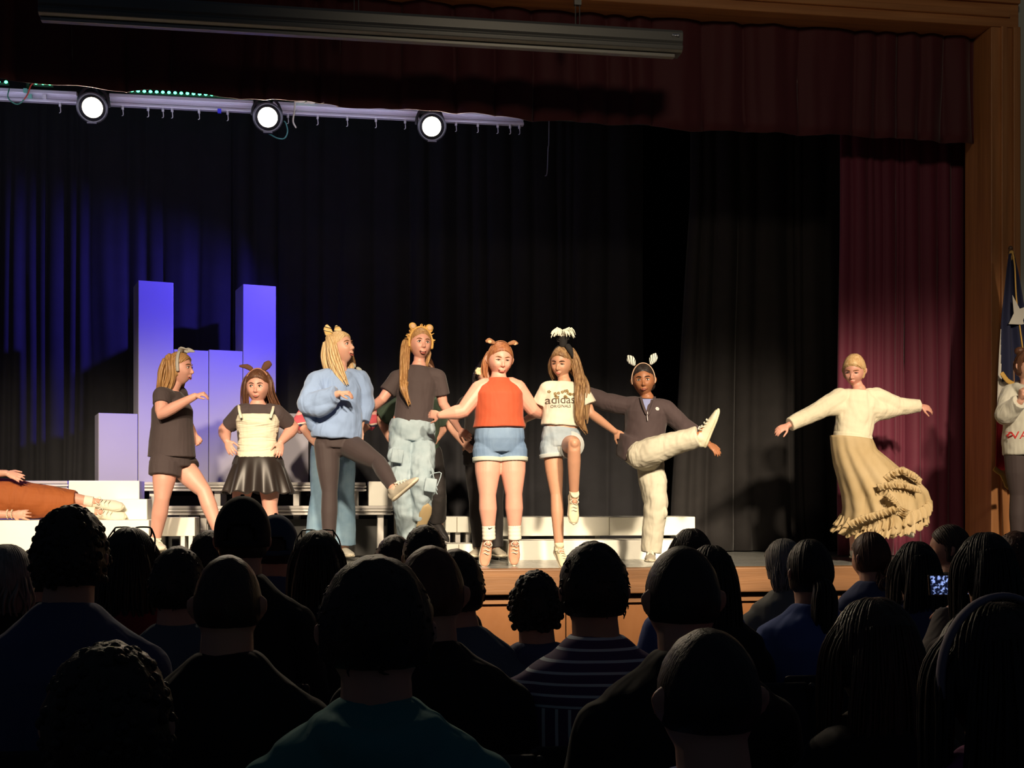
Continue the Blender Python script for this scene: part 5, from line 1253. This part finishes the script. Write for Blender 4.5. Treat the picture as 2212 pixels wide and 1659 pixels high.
    if style == 'short':
        hair_cap(g, HM, .013, low=-.062, w=hw, rough=.004, seed=seed, full=.5, strands=False)
        for k in range(240):
            n = V((rnd.gauss(0,1), rnd.gauss(.25,1), rnd.gauss(.3,1))).normalized(); p = skull(n, hw)
            if p.z < -.05 or (p.y < -.02 and p.z < .06): continue
            q = T(*(p+n*.008)); nn = (R_ @ n); t = nn.cross(V((rnd.uniform(-1,1), rnd.uniform(-1,1), rnd.uniform(-1,1)))).normalized()
            g.sweep([q, q+nn*.008+t*.006, q+nn*.009+t*.014], [.004,.0025,.001], n=5, sub=1)
    elif style == 'buzz': hair_cap(g, HM, .004, low=-.055, w=hw, strands=False, rough=.0015)
    elif style == 'curly':
        hair_cap(g, HM, .014, low=-.07, w=hw, strands=False, rough=.008, full=.4)
        for k in range(260):
            n = V((rnd.gauss(0,1), rnd.gauss(.3,1), rnd.gauss(.3,1))).normalized(); p = skull(n, hw)
            if p.z < -.06 or (p.y < -.03 and p.z < .06): continue
            q = T(*(p+n*.013)); g.ell(q, (.006+.006*rnd.random(),)*3, nu=7, nv=5)
    elif style in ('long','band','glasses'):
        hair_cap(g, HM, .014, w=hw, low=-.10, seed=seed, sr=.006)
        tress(g, [T(0,.05,.065), T(0,.075,-.01), T(0,.080,-.10), T(0,.078,-.10-length*.5), T(0,.075,-.10-length)], [(.062*hw,.048),(.078*hw,.040),(.086*hw,.040),(.088*hw,.034),(.056*hw,.014)], 70, .0038, seed, side=X, jitter=.2)
        for sx in (-1,1): tress(g, [T(sx*.05,.0,.085), T(sx*.084*hw,-.01,.02), T(sx*.092*hw,-.01,-.08), T(sx*.098*hw,.0,-.10-length*.6)], [(.018,.03),(.014,.045),(.015,.05),(.010,.02)], 20, .004, seed+sx, side=X)
    elif style == 'bob':
        hair_cap(g, HM, .018, w=hw, low=-.10, seed=seed)
        tress(g, [T(0,.03,.06), T(0,.045,-.01), T(0,.050,-.07), T(0,.045,-.115)], [(.072*hw,.060),(.088*hw,.062),(.090*hw,.056),(.068*hw,.035)], 60, .0042, seed, side=X)
    elif style == 'ponytail':
        hair_cap(g, HM, .010, w=hw, low=-.075, seed=seed)
        tress(g, [T(0,.085,-.02), T(0,.125,-.045), T(.0,.135,-.12), T(.01,.13,-.10-length)], [(.022,.022),(.034,.030),(.040,.032),(.018,.014)], 22, .006, seed, side=X)
    elif style == 'curlytail':
        hair_cap(g, HM, .010, w=hw, low=-.075, seed=seed)
        for k in range(90):
            f_ = rnd.random(); a = rnd.uniform(0,6.28); c = T(-.035*(f_**.5)-.01,.11+.01*f_,-.01-.24*f_); q = c+V((math.cos(a)*(.03+.045*math.sin(f_*3)), math.sin(a)*.035, 0))
            g.sweep([q, q+V((.012*math.cos(k),.008,-.02)), q+V((-.010,.0,-.04)), q+V((.010,0,-.06))], [.006,.007,.006,.003], n=5, sub=2)
    elif style == 'bun':
        hair_cap(g, HM, .009, w=hw, low=-.075, seed=seed); g.ell(T(0,.125,.0), (.036,.034,.036), R_)
        for k in range(8): a = k*.8; g.sweep([T(.025*math.cos(a),.125,.025*math.sin(a)), T(.030*math.cos(a+1.2),.145,.030*math.sin(a+1.2))], [.010,.008], n=6)
    elif style == 'cap': hair_cap(g, HM, .005, low=-.06, w=hw, strands=False, rough=.002)
    build('hair', g, hair_m, root)
    # worn things
    if style == 'cap':
        cm = M('cap_'+shirt_m.name, (.018,.018,.022) if d < 4.3 else (.03,.07,.15), .85, fold=.2); nu, nv = 48, 18; vs = []; fs = []
        for j in range(nv+1):
            th = math.radians(100)*j/nv
            for i in range(nu):
                ph = 2*math.pi*i/nu; n = V((math.sin(th)*math.cos(ph), math.sin(th)*math.sin(ph), math.cos(th))); p = skull(V((n.x,n.y,max(-.2,n.z))).normalized(), hw)+n*(.014+.012*max(0,n.z))
                p.z += .008; vs.append(T(*p))
        for j in range(nv):
            for i in range(nu):
                k = (i+1) % nu
                th = 100*(j+.5)/nv; ph = 360*(i+.5)/nu; da = abs(ph-90)
                if th > 68 and da < 34*math.sqrt(max(0, 1-((100-th)/32-.15)**2)) and th < 94: continue     # opening over the strap
                fs.append((j*nu+i, (j+1)*nu+i, (j+1)*nu+k, j*nu+k))
        gg = Geo(); gg.add(vs, fs); o = put('baseball_cap', gg.mesh('baseball_cap'), cm, root); sm = o.modifiers.new('s','SOLIDIFY'); sm.thickness = .003
        gg = Geo(); gg.sweep([T(-.06*hw,-.075,.03), T(-.035,-.13,.032), T(0,-.155,.034), T(.035,-.13,.032), T(.06*hw,-.075,.03)], [(.03,.003)]*5, side=R_ @ V((0,1,0)), n=10, sub=3); build('cap_brim', gg, cm, o)
        gg = Geo(); gg.ell(T(0,.002,.150), (.007,.007,.004)); build('cap_button', gg, cm, o)
        gg = Geo(); gg.sweep([T(-.052,.082,.0), T(-.025,.100,-.004), T(0,.106,-.005), T(.025,.100,-.004), T(.052,.082,.0)], [(.010,.002)]*5, side=(0,0,1), n=8); build('cap_strap', gg, cm, o)
    if style == 'glasses':
        gm = M('black_glasses', (.02,.02,.02), .3); gg = Geo(); y0 = -.055
        for sx in (-1,1):
            P = [T(sx*(.033+.027*math.copysign(abs(math.cos(a))**.5, math.cos(a))), y0-.005, .112+.017*math.copysign(abs(math.sin(a))**.5, math.sin(a))) for a in [k*math.pi/6 for k in range(13)]]; gg.sweep(P, [.0028]*13, n=6, sub=2)
            gg.sweep([T(sx*.060,y0-.005,.122), T(sx*.076*hw,y0+.03,.090), T(sx*.082*hw,y0+.10,.050)], [.003,.003,.003], n=6)
        gg.sweep([T(-.007,y0-.005,.120), T(.007,y0-.005,.120)], [.003,.003], n=6); build('glasses', gg, gm, root)
    if style == 'band':
        gg = Geo(); arcband(gg, HM, .018, .097*hw, .137, .012); build('headband', gg, M('lilac_band', (.24,.22,.30), .7), root)
    if style in ('ponytail',):
        gg = Geo(); gg.sweep([T(.0,.100,-.028), T(0,.112,-.036)], [.026,.026], n=14, cap='flat'); build('hair_tie', gg, M('teal_tie', (.03,.10,.12), .6), root)
    CH.append((x-lean, y-.06, label))
    return root, J, HM, st
CH = []
cN = cloth('navy', (.065,.09,.21)); cK = cloth('black', (.010,.010,.012)); cG = cloth('green', (.04,.28,.29)); cB = cloth('blue', (.10,.17,.50)); cSl = cloth('slate', (.09,.13,.18)); cRd = cloth('red', (.20,.02,.03)); cGr = cloth('grey', (.16,.17,.17)); cPu = cloth('purple', (.30,.06,.26)); cBe = cloth('beige', (.13,.115,.11)); cDe = cloth('denim', (.09,.13,.20))
# nearest row
aud('man with big round head and protruding ears, cut by the bottom edge at lower left', 235, 1398, 1.93, cN, HD, 'curly', hw=1.12, sh=.42, hs=1.04)
aud('broad man in a dark teal hoodie, short hair, large in the foreground left of centre', 812, 1207, 2.22, cG, HD, 'short', hw=1.16, sh=.46, hood=True, hs=1.08, body=1.12)
aud('close-cropped man in a dark blue shirt, low in the foreground right of centre', 1530, 1345, 2.02, cB, HD, 'buzz', hw=1.10, sh=.46, hs=1.02, body=1.1)
aud('woman with very long hair and a lilac headband in the bottom right corner', 2152, 1302, 2.02, cPu, HD, 'band', hw=1.13, sh=.40, length=.42)
aud('woman with long straight brown hair and black top, in front of the beige sleeve', 1890, 1292, 2.55, cK, HB, 'long', hw=1.06, sh=.40, length=.38)
# second row
aud('person with a tall round shaved head, in front of the short-haired man at left', 492, 1190, 2.78, cK, HB, 'buzz', hw=1.0, sh=.44)
aud('man with thick dark hair and broad navy shoulders at far left', 152, 1097, 3.05, cN, HD, 'curly', hw=1.02, sh=.46, collar=True, hs=1.04, body=1.1)
aud('man with cropped reddish dark hair in black, behind the teal hoodie', 930, 1170, 2.98, cK, HR, 'buzz', hw=1.04, sh=.46, body=1.1, hs=1.04)
aud('man in black with a thick buzz cut, right of the striped shirt', 1474, 1170, 2.66, cK, HD, 'buzz', hw=1.05, sh=.46, body=1.12, hs=1.02)
# striped shirt man
strm = stripe_mat('striped_shirt', [(0,(.12,.07,.20)),(.56,(.80,.88,1.0)),(.80,(.12,.07,.20))], 34, 'X', .85, .0)
def stripes():
    nt = strm.node_tree; N, L = nt.nodes, nt.links; b = N['Principled BSDF']; r = [n for n in N if n.type == 'VALTORGB'][0]; fr = [n for n in N if n.type == 'MATH' and n.operation == 'FRACT'][0]; mu = [n for n in N if n.type == 'MATH' and n.operation == 'MULTIPLY'][0]; sep = [n for n in N if n.type == 'SEPXYZ'][0]
    gt = N.new('ShaderNodeMath'); gt.operation = 'GREATER_THAN'; gt.inputs[1].default_value = YOKE; L.new(sep.outputs['Z'], gt.inputs[0])
    sc = N.new('ShaderNodeMath'); sc.operation = 'MULTIPLY'; sc.inputs[1].default_value = 38; L.new(sep.outputs['Z'], sc.inputs[0])
    mx = N.new('ShaderNodeMix'); mx.data_type = 'FLOAT'; L.new(gt.outputs[0], mx.inputs[0]); L.new(mu.outputs[0], mx.inputs[2]); L.new(sc.outputs[0], mx.inputs[3]); L.new(mx.outputs[0], fr.inputs[0])
o, J, HM, st = aud('man in a navy and pale striped shirt with yoke, near the middle of the audience', 1282, 1174, 3.12, strm, HD, 'short', hw=1.02, sh=.50, collar=True, body=1.15, hs=1.02)
YOKE = J['neck'].z-.155; stripes()
# third row
aud('short-haired man in a slate shirt between the glasses woman and the shaved head', 384, 1184, 3.70, cSl, HD, 'short', hw=.98, sh=.40)
aud('woman with glasses pushed up on long dark hair, red top', 281, 1140, 3.95, cRd, HD, 'glasses', hw=1.0, sh=.38, length=.20)
aud('child with bushy dark hair in front of the orange stage panels', 1157, 1236, 3.78, cN, HD, 'curly', hw=.98, sh=.33, hs=.94, body=.85)
aud('man in a black baseball cap worn over short hair', 524, 1085, 4.02, cK, HD, 'cap', hw=1.02, sh=.44, hs=1.04)
aud('person in a blue denim jacket mostly hidden behind the reddish-haired man', 985, 1190, 3.70, cDe, HD, 'short', sh=.42, lean=-.03)
aud('woman with a low ponytail tied in teal and a blue top, right half', 1749, 1162, 4.25, cB, HD, 'ponytail', hw=.93, sh=.46, length=.28, body=1.2)
def phone_arm(J):
    J['eL'] = J['sL']+V((-.01,.16,-.18)); J['wL'] = J['head']+V((.045,.30,-.155))
R1 = aud('long-haired woman in a beige top holding up a lit phone', 2130, 1150, 3.95, cBe, HD, 'long', hw=1.02, sh=.40, length=.34, arms=phone_arm)
# fourth row
aud('grey-white haired woman at the far left edge', 15, 1178, 4.2, cK, HG, 'bob', hw=1.05, sh=.40)
aud('woman with dark hair in a bun, half hidden by the thick-haired man', 82, 1180, 5.0, cK, HD, 'bun', hw=1.0, sh=.38, yaw=60)
aud('person with a round dark head just left of the black baseball cap', 452, 1148, 5.4, cK, HD, 'short', hw=1.05, sh=.40)
aud('man in a faded blue baseball cap beside the black cap', 596, 1122, 4.85, cN, HD, 'cap', hw=1.02, sh=.42)
aud('woman with long black hair and glasses on top, left of the teal hoodie', 686, 1146, 4.45, cK, HD, 'glasses', hw=1.05, sh=.38, length=.26)
aud('dark round head behind the reddish-haired man, below the raised shoe', 917, 1137, 4.75, cK, HD, 'short', hw=1.0, sh=.40)
aud('person with brown hair peeking out left of the reddish-haired man', 852, 1158, 5.3, cK, HB, 'short', hw=1.0, sh=.36)
aud('woman with brown hair behind the buzz-cut man, under the white step', 1493, 1142, 4.8, cB, HB, 'long', hw=.95, sh=.38, length=.16)
aud('woman with dark hair to her shoulder at the right of the buzz-cut man', 1536, 1178, 4.05, cK, HD, 'long', hw=.9, sh=.36, length=.24)
aud('woman with a grey bob and a ribbed grey sweater', 1694, 1165, 5.6, cloth('ribbed', (.22,.23,.22)), HG, 'bob', hw=1.0, sh=.42, yaw=10)
aud('woman with curly brown ponytail and navy top, under the dancing girl', 1880, 1147, 5.6, cN, HR, 'curlytail', hw=1.0, sh=.42, yaw=14)
aud('woman with long dark hair right of the curly ponytail', 1979, 1170, 4.75, cN, HD, 'long', hw=1.0, sh=.38, length=.24)
aud('person with pinned-up hair turned left in profile, above the lit phone', 2052, 1130, 5.7, cK, HB, 'bun', hw=1.0, sh=.38, yaw=62)
aud('person with brown hair at the right edge behind the phone holder', 2196, 1150, 5.0, cN, HR, 'short', hw=1.05, sh=.40)
# the lit phone in her hand
root, J, HM, st = R1
pc = WD(2053, 1229, 3.95*.988); pc = J['wL']+V((.015,.05,.085)); tgt = J['head']
ph = empty('smartphone', pc, 'lit phone held up, filming the stage', 'phone')
ax = V((.995,-.05,.0)).normalized(); az = V((0,.12,.99)).normalized(); ay = ax.cross(az); RM = Matrix((ax, -ay, az)).transposed()
g = Geo(); g.box(pc, (.150,.009,.074), RM); build('phone_case', g, M('phone_black', (.01,.01,.012), .3), ph, False, .003)
scr, nt, b = _nt('phone_screen'); N, L = nt.nodes, nt.links
tc = N.new('ShaderNodeTexCoord'); nz = N.new('ShaderNodeTexNoise'); nz.inputs['Scale'].default_value = 95; nz.inputs['Detail'].default_value = 1; L.new(tc.outputs['Object'], nz.inputs[0])
rp = N.new('ShaderNodeValToRGB'); rp.color_ramp.elements[0].position = .50; rp.color_ramp.elements[0].color = (.004,.006,.02,1); rp.color_ramp.elements[1].position = .64; rp.color_ramp.elements[1].color = (.35,.48,1,1)
L.new(nz.outputs[0], rp.inputs[0]); L.new(rp.outputs[0], b.inputs['Emission Color']); b.inputs['Emission Strength'].default_value = 1.0; b.inputs['Base Color'].default_value = (.01,.01,.01,1)
g = Geo(); g.box(pc+RM @ V((0,-.0052,0)), (.138,.0012,.066), RM); build('screen', g, scr, ph, False)
for x, y, lab in CH: chair(x, y, 0, 'folding chair under the '+' '.join(lab.split()[:9]))
